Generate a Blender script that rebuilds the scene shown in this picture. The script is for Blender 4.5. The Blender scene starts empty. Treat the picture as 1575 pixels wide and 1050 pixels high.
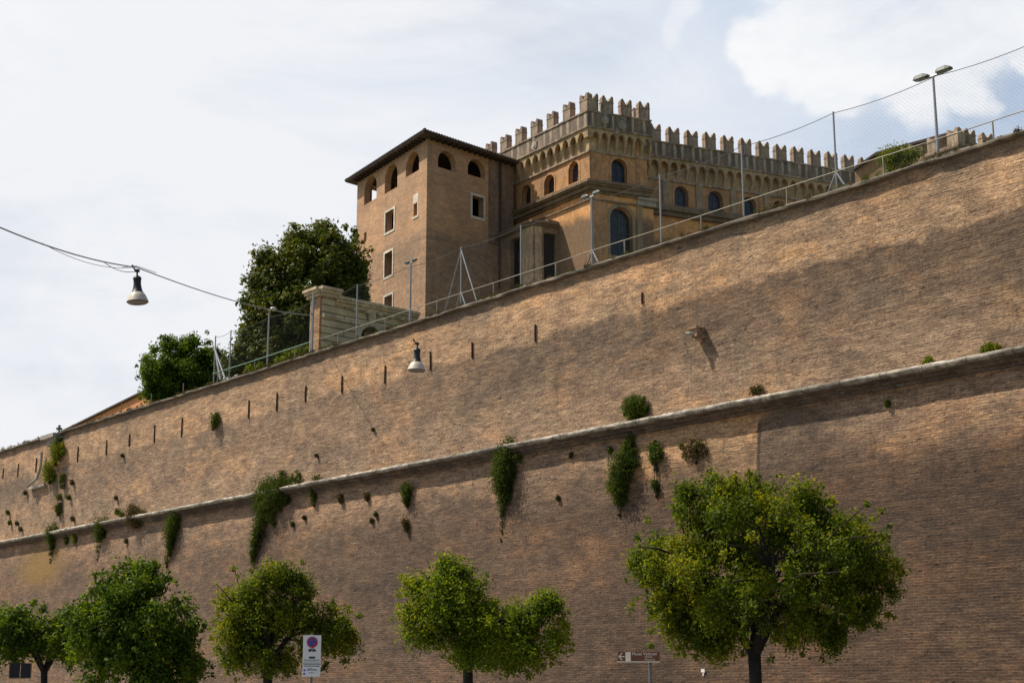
import bpy, bmesh, math, random
import numpy as np
from mathutils import Vector, Matrix, geometry
R = math.radians
sc = bpy.context.scene
COL = sc.collection
random.seed(7)

# ------------------------------------------------------------------ camera
FPX = 2300.0                      # focal length in pixels of the 1575 px wide photograph
HOR = 523.0                       # horizon below the picture centre, px
PITCH = math.atan(HOR / FPX)
EYE = Vector((0, 0, 1.75))
cam = bpy.data.objects.new('camera', bpy.data.cameras.new('camera'))
COL.objects.link(cam)
cam.data.sensor_width = 36.0
cam.data.lens = 36.0 * FPX / 1575.0
cam.data.clip_start = 0.1
cam.data.clip_end = 5000
cam.location = EYE
cam.rotation_euler = (math.pi / 2 + PITCH, 0, 0)
sc.camera = cam

# ------------------------------------------------------------------ light
SUN_TO = Vector((-0.673, 0.161, 1.0)).normalized()      # towards the sun
sun_el = math.asin(SUN_TO.z)
sun_az = math.atan2(SUN_TO.x, SUN_TO.y)
sl = bpy.data.lights.new('sun', 'SUN')
sl.energy = 5.0
sl.angle = R(1.0)
sl.color = (1.0, 0.90, 0.76)
so = bpy.data.objects.new('sun', sl)
COL.objects.link(so)
so.rotation_euler = SUN_TO.to_track_quat('Z', 'Y').to_euler()

sc.view_settings.view_transform = 'Standard'
sc.view_settings.look = 'None'
sc.view_settings.exposure = 0.0
sc.view_settings.gamma = 1.0
sc.render.engine = 'CYCLES'
sc.cycles.max_bounces = 6
sc.cycles.transparent_max_bounces = 12


def ray(px, py):
    a, b = px - 787.5, 525.0 - py
    c, s = math.cos(PITCH), math.sin(PITCH)
    return Vector((a, FPX * c - b * s, FPX * s + b * c)) / FPX


def az_of(px):
    r = ray(px, 525)
    return math.atan2(r.x, r.y)


def at(px, py, dist):
    """point seen at pixel px,py at horizontal distance dist"""
    r = ray(px, py)
    k = dist / math.hypot(r.x, r.y)
    return EYE + r * k


# world: hazy summer sky, white veil towards the sun, bluer to the right, one cumulus
w = bpy.data.worlds.new('World')
sc.world = w
w.use_nodes = True
nt = w.node_tree
nt.nodes.clear()


def N(t, typ, **kw):
    n = t.nodes.new(typ)
    for k, v in kw.items():
        if k.startswith('i_'):
            n.inputs[k[2:].replace('_', ' ')].default_value = v
        else:
            setattr(n, k, v)
    return n


def M(t, op, a, b=None, c=None, clamp=False):
    n = t.nodes.new('ShaderNodeMath')
    n.operation = op
    n.use_clamp = clamp
    for i, v in enumerate((a, b, c)):
        if v is None:
            continue
        if isinstance(v, (int, float)):
            n.inputs[i].default_value = v
        else:
            t.links.new(v, n.inputs[i])
    return n.outputs[0]


def MR(t, v, a, b, c=0.0, d=1.0, smooth=False):
    n = t.nodes.new('ShaderNodeMapRange')
    if smooth:
        n.interpolation_type = 'SMOOTHSTEP'
    t.links.new(v, n.inputs[0])
    for i, x in enumerate((a, b, c, d)):
        n.inputs[i + 1].default_value = x
    return n.outputs[0]


def MIX(t, fac, a, b, mode='MIX'):
    n = t.nodes.new('ShaderNodeMix')
    n.data_type = 'RGBA'
    n.blend_type = mode
    n.clamp_factor = True
    for i, v in ((0, fac), (6, a), (7, b)):
        if isinstance(v, (int, float)):
            n.inputs[i].default_value = v
        elif isinstance(v, (tuple, list)):
            n.inputs[i].default_value = (*v, 1) if len(v) == 3 else v
        else:
            t.links.new(v, n.inputs[i])
    return n.outputs[2]


def NOISE(t, vec, scale, detail=4, rough=0.55, dist=0.0, dim='3D'):
    n = t.nodes.new('ShaderNodeTexNoise')
    n.inputs['Scale'].default_value = scale
    n.inputs['Detail'].default_value = detail
    n.inputs['Roughness'].default_value = rough
    n.inputs['Distortion'].default_value = dist
    if vec is not None:
        t.links.new(vec, n.inputs['Vector'])
    return n.outputs['Fac']


def MAPP(t, vec, scale=(1, 1, 1), loc=(0, 0, 0), rot=(0, 0, 0)):
    n = t.nodes.new('ShaderNodeMapping')
    n.inputs['Scale'].default_value = scale
    n.inputs['Location'].default_value = loc
    n.inputs['Rotation'].default_value = rot
    t.links.new(vec, n.inputs['Vector'])
    return n.outputs[0]


sky = N(nt, 'ShaderNodeTexSky', sky_type='NISHITA', sun_disc=False, sun_elevation=sun_el, sun_rotation=sun_az,
        air_density=1.2, dust_density=1.5, ozone_density=1.2)
tc = N(nt, 'ShaderNodeTexCoord')
gen = tc.outputs['Generated']


def DOT(t, vec, d):
    n = t.nodes.new('ShaderNodeVectorMath')
    n.operation = 'DOT_PRODUCT'
    t.links.new(vec, n.inputs[0])
    n.inputs[1].default_value = d
    return n.outputs['Value']


warp = N(nt, 'ShaderNodeTexNoise')
warp.inputs['Scale'].default_value = 9.0
warp.inputs['Detail'].default_value = 6
nt.links.new(gen, warp.inputs['Vector'])
wv = nt.nodes.new('ShaderNodeVectorMath')
wv.operation = 'MULTIPLY_ADD'
nt.links.new(warp.outputs['Color'], wv.inputs[0])
wv.inputs[1].default_value = (0.10, 0.10, 0.10)
off = nt.nodes.new('ShaderNodeVectorMath')
off.operation = 'SUBTRACT'
nt.links.new(gen, off.inputs[0])
off.inputs[1].default_value = (0.05, 0.05, 0.05)
nt.links.new(off.outputs[0], wv.inputs[2])
nz = nt.nodes.new('ShaderNodeVectorMath')
nz.operation = 'NORMALIZE'
nt.links.new(wv.outputs[0], nz.inputs[0])
wgen = nz.outputs[0]


def blob(px, py, r_in, r_out):
    """soft cloud mass round one direction of the sky; radii in degrees"""
    d = ray(px, py).normalized()
    return MR(nt, DOT(nt, wgen, d), math.cos(R(r_out)), math.cos(R(r_in)), 0, 1, True)


# thin high veil: strong on the sun side and overhead there, weak to the right and behind
lx = DOT(nt, gen, Vector((-0.90, 0.42, 0.12)).normalized())
veil = MR(nt, lx, -0.05, 0.55, 0.74, 0.99, True)
wisps = NOISE(nt, MAPP(nt, gen, (2.2, 2.2, 5.0), (3.1, 1.7, 0), (0.0, 0.35, 0.5)), 1.6, 7, 0.6, 0.6)
veil = M(nt, 'ADD', veil, MR(nt, wisps, 0.35, 0.72, -0.16, 0.20))
cum = blob(1345, 70, 1.6, 3.3)
for b in ((1185, 100, 0.5, 1.7), (1255, 85, 1.0, 2.5), (1420, 25, 2.0, 4.0), (1510, -5, 1.6, 3.2), (1390, 130, 0.3, 2.2), (1340, -50, 2.5, 4.6), (1290, 160, 0.0, 1.5), (1480, 125, 0.0, 1.5), (1590, 60, 0.0, 1.2)):
    cum = M(nt, 'MAXIMUM', cum, blob(*b))
tex = NOISE(nt, MAPP(nt, gen, (1, 1, 1.6)), 13.0, 8, 0.62, 0.4)
tex2 = NOISE(nt, MAPP(nt, gen, (1, 1, 1.8), (4, 7, 1)), 7.0, 9, 0.66, 0.3)
cum = M(nt, 'ADD', cum, M(nt, 'MULTIPLY', M(nt, 'SUBTRACT', tex2, 0.5), 1.6))
cum = M(nt, 'MULTIPLY', MR(nt, cum, 0.18, 0.95, 0, 1, True), MR(nt, tex, 0.25, 0.60, 0.72, 1.0))
cum = M(nt, 'MULTIPLY', cum, MR(nt, DOT(nt, gen, ray(1380, 40).normalized()), math.cos(R(13)), math.cos(R(9)), 0, 1, True))
leftcl = M(nt, 'MAXIMUM', M(nt, 'MULTIPLY', blob(0, 100, 0.2, 3.0), 0.6), M(nt, 'MULTIPLY', M(nt, 'MAXIMUM', blob(1052, 50, 0.0, 0.9), blob(1035, 82, 0.0, .7)), 0.6))
tr_d = NOISE(nt, MAPP(nt, gen, (1.0, 1.0, 2.8), (0.4, 0, 0)), 4.2, 6, 0.6)
low = M(nt, 'MULTIPLY', MR(nt, tr_d, 0.42, 0.66, 0, 0.6), MR(nt, lx, 0.0, 0.5, 0.3, 1.0))
back = MR(nt, DOT(nt, gen, Vector((0.3, -1, 0.1)).normalized()), -0.66, 0.15, 1.0, 0.10, True)
veil = M(nt, 'MULTIPLY', M(nt, 'ADD', veil, M(nt, 'MULTIPLY', low, 0.25)), back, clamp=True)
bg1 = N(nt, 'ShaderNodeBackground')
bg1.inputs['Strength'].default_value = 0.095
nt.links.new(sky.outputs[0], bg1.inputs['Color'])
bg2 = N(nt, 'ShaderNodeBackground')
vn = NOISE(nt, MAPP(nt, gen, (1.5, 1.5, 4.0), (7.1, 2.7, 0), (0.0, 0.3, 0.4)), 2.3, 7, 0.6, 0.5)
vf = M(nt, 'ADD', MR(nt, lx, 0.05, 0.62, 0.0, 1.0, True), MR(nt, vn, 0.35, 0.68, -0.25, 0.42), clamp=True)
nt.links.new(MIX(nt, vf, (0.555, 0.66, 0.815), (0.88, 0.895, 0.93)), bg2.inputs['Color'])
bg2.inputs['Strength'].default_value = 1.0
mx = N(nt, 'ShaderNodeMixShader')
nt.links.new(veil, mx.inputs[0])
nt.links.new(bg1.outputs[0], mx.inputs[1])
nt.links.new(bg2.outputs[0], mx.inputs[2])
bg3 = N(nt, 'ShaderNodeBackground')
bg3.inputs['Color'].default_value = (0.95, 0.95, 0.965, 1)
bg3.inputs['Strength'].default_value = 1.0
mx2 = N(nt, 'ShaderNodeMixShader')
nt.links.new(M(nt, 'MAXIMUM', M(nt, 'MULTIPLY', cum, 0.93), leftcl, clamp=True), mx2.inputs[0])
nt.links.new(mx.outputs[0], mx2.inputs[1])
nt.links.new(MIX(nt, MR(nt, tex2, .36, .62), (0.80, 0.84, 0.90), (0.97, 0.97, 0.975)), bg3.inputs['Color'])
nt.links.new(bg3.outputs[0], mx2.inputs[2])
wo = N(nt, 'ShaderNodeOutputWorld')
nt.links.new(mx2.outputs[0], wo.inputs['Surface'])


# ------------------------------------------------------------------ materials
def new_mat(name):
    m = bpy.data.materials.new(name)
    m.use_nodes = True
    t = m.node_tree
    t.nodes.clear()
    bs = N(t, 'ShaderNodeBsdfPrincipled')
    out = N(t, 'ShaderNodeOutputMaterial')
    t.links.new(bs.outputs[0], out.inputs['Surface'])
    return m, t, bs, out


def set_bump(t, bs, h, strength=0.5, dist=0.03):
    b = N(t, 'ShaderNodeBump')
    b.inputs['Strength'].default_value = strength
    b.inputs['Distance'].default_value = dist
    t.links.new(h, b.inputs['Height'])
    t.links.new(b.outputs[0], bs.inputs['Normal'])


def simple(name, col, rough=0.7, metal=0.0, var=0.15, scale=3.0, bump=0.0):
    m, t, bs, out = new_mat(name)
    c = N(t, 'ShaderNodeTexCoord').outputs['Object']
    n = NOISE(t, c, scale, 5, 0.6)
    dark = tuple(x * (1 - var) for x in col)
    lite = tuple(min(1, x * (1 + var)) for x in col)
    t.links.new(MIX(t, MR(t, n, 0.3, 0.7), dark, lite), bs.inputs['Base Color'])
    bs.inputs['Roughness'].default_value = rough
    bs.inputs['Metallic'].default_value = metal
    if bump:
        set_bump(t, bs, NOISE(t, c, scale * 6, 5, 0.6), bump, 0.02)
    return m


def UVV(t):
    return N(t, 'ShaderNodeUVMap').outputs[0]


def brickwork(name, zones=None, cols=None, row=0.075, bw=0.30, bump=0.6, rag=1.0):
    """old brick masonry; uv is in metres (along, height)"""
    c1, c2, mo = cols
    m, t, bs, out = new_mat(name)
    uv = UVV(t)
    # wobble so that courses are not ruled lines
    wn = N(t, 'ShaderNodeTexNoise')
    wn.inputs['Scale'].default_value = 0.8
    wn.inputs['Detail'].default_value = 5
    t.links.new(uv, wn.inputs['Vector'])
    wm = t.nodes.new('ShaderNodeVectorMath')
    wm.operation = 'MULTIPLY_ADD'
    t.links.new(wn.outputs['Color'], wm.inputs[0])
    wm.inputs[1].default_value = (0.035, 0.03, 0)
    t.links.new(uv, wm.inputs[2])
    wuv = wm.outputs[0]
    bt = N(t, 'ShaderNodeTexBrick')
    t.links.new(wuv, bt.inputs['Vector'])
    bt.inputs['Scale'].default_value = 1.0
    bt.inputs['Brick Width'].default_value = bw
    bt.inputs['Row Height'].default_value = row
    bt.inputs['Mortar Size'].default_value = row * 0.15
    bt.inputs['Mortar Smooth'].default_value = 0.3
    bt.inputs['Color1'].default_value = (*c1, 1)
    bt.inputs['Color2'].default_value = (*c2, 1)
    bt.inputs['Mortar'].default_value = (*mo, 1)
    col = bt.outputs['Color']
    # patched, streaky courses
    st = NOISE(t, MAPP(t, wuv, (0.9, 7.0, 1)), 1.0, 6, 0.7)
    col = MIX(t, 1.0, col, MIX(t, MR(t, st, 0.30, 0.70), (0.80, 0.79, 0.78), (1.18, 1.18, 1.17)), 'MULTIPLY')
    st3 = NOISE(t, MAPP(t, wuv, (1.9, 11.0, 1), (2, 31, 0)), 1.0, 5, 0.75)
    col = MIX(t, 1.0, col, MIX(t, MR(t, st3, 0.34, 0.66), (1 - .38 * rag, 1 - .39 * rag, 1 - .40 * rag), (1 + .38 * rag, 1 + .37 * rag, 1 + .34 * rag)), 'MULTIPLY')
    bl = NOISE(t, MAPP(t, wuv, (1.1, 2.2, 1), (21, 4, 0)), 1.0, 8, 0.75, 0.25)
    col = MIX(t, 1.0, col, MIX(t, MR(t, bl, 0.36, 0.64), (1 - .36 * rag, 1 - .38 * rag, 1 - .38 * rag), (1 + .36 * rag, 1 + .33 * rag, 1 + .26 * rag)), 'MULTIPLY')
    pit = NOISE(t, MAPP(t, wuv, (4.0, 7.0, 1), (17, 8, 0)), 1.0, 3, 0.6)
    st2 = NOISE(t, MAPP(t, wuv, (3.5, 13.0, 1), (7, 3, 0)), 1.0, 4, 0.7)
    col = MIX(t, MR(t, st2, 0.58, 0.68, 0, 0.6), col, MIX(t, 0.5, mo, (0.62, 0.52, 0.40)))
    col = MIX(t, MR(t, st2, 0.26, 0.40, 0.75, 0.0), col, (0.07, 0.045, 0.035))
    # repairs in other bricks, worn dark areas, soot
    pa = NOISE(t, MAPP(t, uv, (0.20, 0.42, 1), (31, 4, 0)), 1.0, 9, 0.62, 0.2)
    col = MIX(t, MR(t, pa, 0.54, 0.57, 0, 0.45 * rag), col, MIX(t, 1.0, col, (0.60, 0.63, 0.68), 'MULTIPLY'))
    pb = NOISE(t, MAPP(t, uv, (0.26, 0.55, 1), (3, 44, 0)), 1.0, 9, 0.62, 0.2)
    col = MIX(t, MR(t, pb, 0.55, 0.575, 0, 0.7 * rag), col, MIX(t, 1.0, col, (1.34, 1.22, 1.06), 'MULTIPLY'))
    pm = NOISE(t, MAPP(t, uv, (0.5, 0.8, 1), (9, 9, 0)), 1.0, 6, 0.7)
    col = MIX(t, M(t, 'MULTIPLY', MR(t, pit, 0.58, 0.66, 0, 0.75 * rag), MR(t, pm, 0.46, 0.62, 0.15, 1.0)), col, (0.05, 0.037, 0.03))
    dr_ = NOISE(t, MAPP(t, uv, (1.3, 0.10, 1), (6, 2, 0)), 1.0, 6, 0.7)
    col = MIX(t, MR(t, dr_, 0.56, 0.74, 0, 0.45 * rag), col, (0.10, 0.08, 0.062))
    big = NOISE(t, MAPP(t, uv, (0.16, 0.30, 1), (1, 5, 0)), 1.0, 6, 0.62, 0.5)
    col = MIX(t, 1.0, col, MIX(t, MR(t, big, 0.32, 0.68), (0.74, 0.76, 0.78), (1.22, 1.18, 1.14)), 'MULTIPLY')
    hue = NOISE(t, MAPP(t, uv, (0.35, 0.5, 1), (11, 2, 0)), 1.0, 5, 0.6)
    col = MIX(t, MR(t, hue, 0.45, 0.70, 0, 0.55), col, MIX(t, 1.0, col, (0.86, 0.98, 1.08), 'MULTIPLY'))
    if zones:
        col = zones(t, uv, col)
    t.links.new(col, bs.inputs['Base Color'])
    bs.inputs['Roughness'].default_value = 0.92
    rough_h = M(t, 'ADD', M(t, 'MULTIPLY', st, 0.8), M(t, 'MULTIPLY', bt.outputs['Fac'], -0.5))
    rough_h = M(t, 'ADD', rough_h, M(t, 'ADD', M(t, 'MULTIPLY', st2, 0.6), M(t, 'MULTIPLY', bl, 0.5)))
    rough_h = M(t, 'ADD', rough_h, MR(t, pit, 0.62, 0.72, 0.0, -1.0))
    fine = NOISE(t, MAPP(t, wuv, (9.0, 18.0, 1), (1, 2, 0)), 1.0, 4, 0.8)
    col2 = MIX(t, 1.0, col, MIX(t, MR(t, fine, 0.32, 0.68), (0.52, 0.51, 0.50), (1.52, 1.49, 1.44)), 'MULTIPLY')
    t.links.new(col2, bs.inputs['Base Color'])
    rough_h = M(t, 'ADD', rough_h, M(t, 'MULTIPLY', fine, 0.8))
    set_bump(t, bs, rough_h, bump, 0.06)
    return m


def plaster(name, base, stain, stain_amt=0.5, streak=0.5, zones=None, patch=None, sc_=1.0, light=None):
    """weathered lime plaster; uv in metres"""
    m, t, bs, out = new_mat(name)
    uv = UVV(t)
    n1 = NOISE(t, MAPP(t, uv, (0.7 * sc_, 0.7 * sc_, 1), (2, 9, 0)), 1.0, 7, 0.65, 0.4)
    n2 = NOISE(t, MAPP(t, uv, (2.6 * sc_, 0.35 * sc_, 1), (5, 1, 0)), 1.0, 6, 0.65)
    col = MIX(t, MR(t, n1, 0.35, 0.65), tuple(x * 0.78 for x in base), tuple(min(1, x * 1.18) for x in base))
    if patch:
        n4 = NOISE(t, MAPP(t, uv, (0.45, 0.6, 1), (8, 3, 0)), 1.0, 6, 0.6, 0.6)
        col = MIX(t, MR(t, n4, 0.50, 0.56, 0, 0.8), col, patch)
    col = MIX(t, MR(t, n2, 0.48, 0.66, 0, streak), col, stain)
    n3 = NOISE(t, MAPP(t, uv, (0.3, 0.25, 1), (4, 4, 0)), 1.0, 6, 0.7)
    col = MIX(t, MR(t, n3, 0.46, 0.62, 0, stain_amt), col, stain)
    if light:
        n5 = NOISE(t, MAPP(t, uv, (1.5, 0.06, 1), (3, 6, 0)), 1.0, 4, 0.6)
        col = MIX(t, MR(t, n5, 0.52, 0.62, 0, 0.7), col, light)
    if zones:
        col = zones(t, uv, col)
    g1 = NOISE(t, MAPP(t, uv, (4.0, 3.0, 1), (12, 1, 0)), 1.0, 8, 0.8)
    col = MIX(t, 1.0, col, MIX(t, MR(t, g1, 0.34, 0.66), (0.68, 0.67, 0.66), (1.28, 1.27, 1.25)), 'MULTIPLY')
    g2 = NOISE(t, MAPP(t, uv, (1.0, 1.3, 1), (2, 21, 0)), 1.0, 8, 0.75)
    col = MIX(t, MR(t, g2, 0.54, 0.66, 0, 0.55 * stain_amt / .5), col, tuple(x * .7 for x in stain))
    t.links.new(col, bs.inputs['Base Color'])
    bs.inputs['Roughness'].default_value = 0.9
    set_bump(t, bs, M(t, 'ADD', n1, NOISE(t, uv, 9.0, 5, 0.7)), 0.35, 0.03)
    return m


def leafmat(name, cols, trans=0.35, rough=0.5):
    m = bpy.data.materials.new(name)
    m.use_nodes = True
    t = m.node_tree
    t.nodes.clear()
    geo = N(t, 'ShaderNodeNewGeometry')
    rnd = geo.outputs['Random Per Island']
    cr = N(t, 'ShaderNodeValToRGB')
    els = cr.color_ramp.elements
    while len(els) < len(cols):
        els.new(0.5)
    for i, c in enumerate(cols):
        els[i].position = i / (len(cols) - 1)
        els[i].color = (*c, 1)
    oc = N(t, 'ShaderNodeTexCoord').outputs['Object']
    cl = NOISE(t, oc, 0.9, 3, 0.5)
    v = M(t, 'ADD', M(t, 'MULTIPLY', rnd, 0.55), MR(t, cl, 0.3, 0.7, -0.05, 0.55))
    t.links.new(v, cr.inputs[0])
    bs = N(t, 'ShaderNodeBsdfPrincipled')
    t.links.new(cr.outputs[0], bs.inputs['Base Color'])
    bs.inputs['Roughness'].default_value = rough + .12
    bs.inputs['Specular IOR Level'].default_value = .22
    tr = N(t, 'ShaderNodeBsdfTranslucent')
    tcol = MIX(t, 1.0, cr.outputs[0], (1.5, 1.35, 0.45), 'MULTIPLY')
    t.links.new(tcol, tr.inputs['Color'])
    ms = N(t, 'ShaderNodeMixShader')
    ms.inputs[0].default_value = trans
    t.links.new(bs.outputs[0], ms.inputs[1])
    t.links.new(tr.outputs[0], ms.inputs[2])
    out = N(t, 'ShaderNodeOutputMaterial')
    t.links.new(ms.outputs[0], out.inputs['Surface'])
    return m


# ------------------------------------------------------------------ object helpers
def tag(o, label=None, cat=None, group=None, kind=None):
    if label: o['label'] = label
    if cat: o['category'] = cat
    if group: o['group'] = group
    if kind: o['kind'] = kind
    return o


def thing(name, loc, label, cat, group=None):
    o = bpy.data.objects.new(name, None)
    o.empty_display_size = 0.3
    COL.objects.link(o)
    o.location = loc
    return tag(o, label, cat, group)


def world_loc(o):
    v = Vector(o.location)
    while o.parent:
        o = o.parent
        v = v + Vector(o.location)
    return v


class MB:
    def __init__(self):
        self.v, self.f, self.uv = [], [], []

    def add(self, verts, faces, uvs=None):
        b = len(self.v)
        self.v += [tuple(p) for p in verts]
        self.uv += [tuple(u) for u in uvs] if uvs else [(p[0] * 0.8 + p[1] * 0.6, p[2]) for p in verts]
        self.f += [tuple(b + i for i in f) for f in faces]
        return self

    def build(self, name, mat, parent=None, origin=None, smooth=False, fix=True):
        org = Vector(origin) if origin is not None else (world_loc(parent) if parent else Vector((0, 0, 0)))
        me = bpy.data.meshes.new(name)
        me.from_pydata([(x - org.x, y - org.y, z - org.z) for x, y, z in self.v], [], self.f)
        uvl = me.uv_layers.new(name='UVMap')
        li = np.empty(len(me.loops), dtype=np.int32)
        me.loops.foreach_get('vertex_index', li)
        arr = np.array(self.uv, dtype=np.float32)[li]
        uvl.data.foreach_set('uv', arr.ravel())
        if fix:
            bm = bmesh.new()
            bm.from_mesh(me)
            bmesh.ops.recalc_face_normals(bm, faces=bm.faces)
            bm.to_mesh(me)
            bm.free()
        if smooth:
            me.polygons.foreach_set('use_smooth', [True] * len(me.polygons))
            if smooth == 'auto':
                try:
                    me.set_sharp_from_angle(angle=R(40))
                except Exception:
                    pass
        me.materials.append(mat)
        o = bpy.data.objects.new(name, me)
        COL.objects.link(o)
        if parent:
            o.parent = parent
            o.location = org - world_loc(parent)
        else:
            o.location = org
        return o


class Fr:
    """vertical plane through P with direction azimuth az; s along, o outwards, z up.
    K mitres everything that starts at s = 0 (the building's corner)."""
    def __init__(self, P, az, K=0.0):
        self.P = Vector((P[0], P[1]))
        self.az = az
        self.u = Vector((math.sin(az), math.cos(az)))
        n = Vector((-self.u.y, self.u.x))
        if n.dot(Vector((0, 0)) - self.P) < 0:
            n = -n
        self.n = n
        self.K = K

    def pt(self, s, z, o=0.0):
        if s <= 1e-6 and self.K:
            s = s - self.K * o
        p = self.P + self.u * s + self.n * o
        return Vector((p.x, p.y, z))

    def hit(self, px, py, o=0.0):
        r = ray(px, py)
        P = self.P + self.n * o
        # t*(rx,ry) = P + s u
        det = r.x * (-self.u.y) - (-self.u.x) * r.y
        t = (P.x * (-self.u.y) - (-self.u.x) * P.y) / det
        s = (r.x * P.y - r.y * P.x) / det
        return s, EYE.z + t * r.z

    def z(self, px, py, o=0.0):
        return self.hit(px, py, o)[1]

    def s(self, px, o=0.0):
        return self.hit(px, 400, o)[0]


def fbox(mb, fr, s0, s1, z0, z1, o0, o1):
    vs, uv = [], []
    for s in (s0, s1):
        for o in (o0, o1):
            for z in (z0, z1):
                vs.append(fr.pt(s, z, o))
                uv.append((s + o, z + 0.3 * o))
    mb.add(vs, [(0, 1, 3, 2), (4, 6, 7, 5), (0, 4, 5, 1), (2, 3, 7, 6), (0, 2, 6, 4), (1, 5, 7, 3)], uv)
    return mb


def panel(mb, fr, outer, holes=(), o0=0.0, o1=-0.5):
    loops = [outer] + list(holes)
    flat = [p for l in loops for p in l]
    tris = geometry.tessellate_polygon([[Vector((p[0], p[1], 0)) for p in l] for l in loops])
    n = len(flat)
    vs = [fr.pt(p[0], p[1], o0) for p in flat] + [fr.pt(p[0], p[1], o1) for p in flat]
    uv = [(p[0], p[1]) for p in flat] + [(p[0] + 0.3, p[1] + 0.2) for p in flat]
    fs = [tuple(t) for t in tris] + [tuple(n + i for i in reversed(t)) for t in tris]
    b = 0
    for l in loops:
        k = len(l)
        for i in range(k):
            j = (i + 1) % k
            fs.append((b + i, b + j, n + b + j, n + b + i))
        b += k
    mb.add(vs, fs, uv)
    return mb


def rect(s0, s1, z0, z1):
    return [(s0, z0), (s1, z0), (s1, z1), (s0, z1)]


def arch(s0, s1, z0, z1, n=12):
    if s0 > s1: s0, s1 = s1, s0
    r = (s1 - s0) / 2
    rv = min(r, (z1 - z0) * 0.95)
    c = (s0 + s1) / 2
    pts = [(s0, z0), (s1, z0)]
    for i in range(n + 1):
        a = math.pi * i / n
        pts.append((c + r * math.cos(a), z1 - rv + rv * math.sin(a)))
    return pts


def ring(mb, fr, inner, width, o0, o1, closed=True):
    """flat moulding following the polygon 'inner', grown outwards by width"""
    cx = sum(p[0] for p in inner) / len(inner)
    cz = sum(p[1] for p in inner) / len(inner)
    xs = [p[0] for p in inner]; zs = [p[1] for p in inner]
    hx = (max(xs) - min(xs)) / 2; hz = (max(zs) - min(zs)) / 2
    mx_, mz_ = (max(xs) + min(xs)) / 2, (max(zs) + min(zs)) / 2
    outer = [(mx_ + (p[0] - mx_) * (hx + width) / hx, mz_ + (p[1] - mz_) * (hz + width) / hz) for p in inner]
    k = len(inner)
    vs = []
    for l, in ((inner,), (outer,)):
        for o in (o0, o1):
            vs += [fr.pt(p[0], p[1], o) for p in l]
    uv = [(p[0], p[1]) for _ in range(4) for p in inner]
    fs = []
    for i in range(k):
        j = (i + 1) % k
        fs += [(k + i, k + j, 3 * k + j, 3 * k + i), (i, j, k + j, k + i), (2 * k + i, 3 * k + i, 3 * k + j, 2 * k + j),
               (i, 2 * k + i, 2 * k + j, j)]
    mb.add(vs, fs, uv)
    return mb


def tube(mb, pts, rad, n=8, cap=True):
    pts = [Vector(p) for p in pts]
    if isinstance(rad, (int, float)):
        rad = [rad] * len(pts)
    b = []
    side = None
    for i, p in enumerate(pts):
        d = (pts[min(i + 1, len(pts) - 1)] - pts[max(i - 1, 0)])
        d = d.normalized() if d.length > 1e-9 else Vector((0, 0, 1))
        if side is None:
            side = d.cross(Vector((0, 0, 1)))
            if side.length < 0.05:
                side = Vector((1, 0, 0))
        side = (side - d * side.dot(d)).normalized()
        up = d.cross(side)
        b.append([p + (side * math.cos(2 * math.pi * k / n) + up * math.sin(2 * math.pi * k / n)) * rad[i] for k in range(n)])
    vs = [v for r_ in b for v in r_]
    fs = []
    for i in range(len(b) - 1):
        for k in range(n):
            k2 = (k + 1) % n
            fs.append((i * n + k, i * n + k2, (i + 1) * n + k2, (i + 1) * n + k))
    if cap:
        fs.append(tuple(range(n)))
        fs.append(tuple((len(b) - 1) * n + k for k in range(n)))
    mb.add(vs, fs)
    return mb


def lathe(mb, c, prof, n=24, tilt=None):
    vs, fs = [], []
    for r_, z in prof:
        for k in range(n):
            a = 2 * math.pi * k / n
            p = Vector((r_ * math.cos(a), r_ * math.sin(a), z))
            if tilt is not None:
                p = tilt @ p
            vs.append(Vector(c) + p)
    for i in range(len(prof) - 1):
        for k in range(n):
            k2 = (k + 1) % n
            fs.append((i * n + k, i * n + k2, (i + 1) * n + k2, (i + 1) * n + k))
    fs.append(tuple(range(n)))
    fs.append(tuple((len(prof) - 1) * n + k for k in range(n)))
    mb.add(vs, fs)
    return mb


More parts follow.
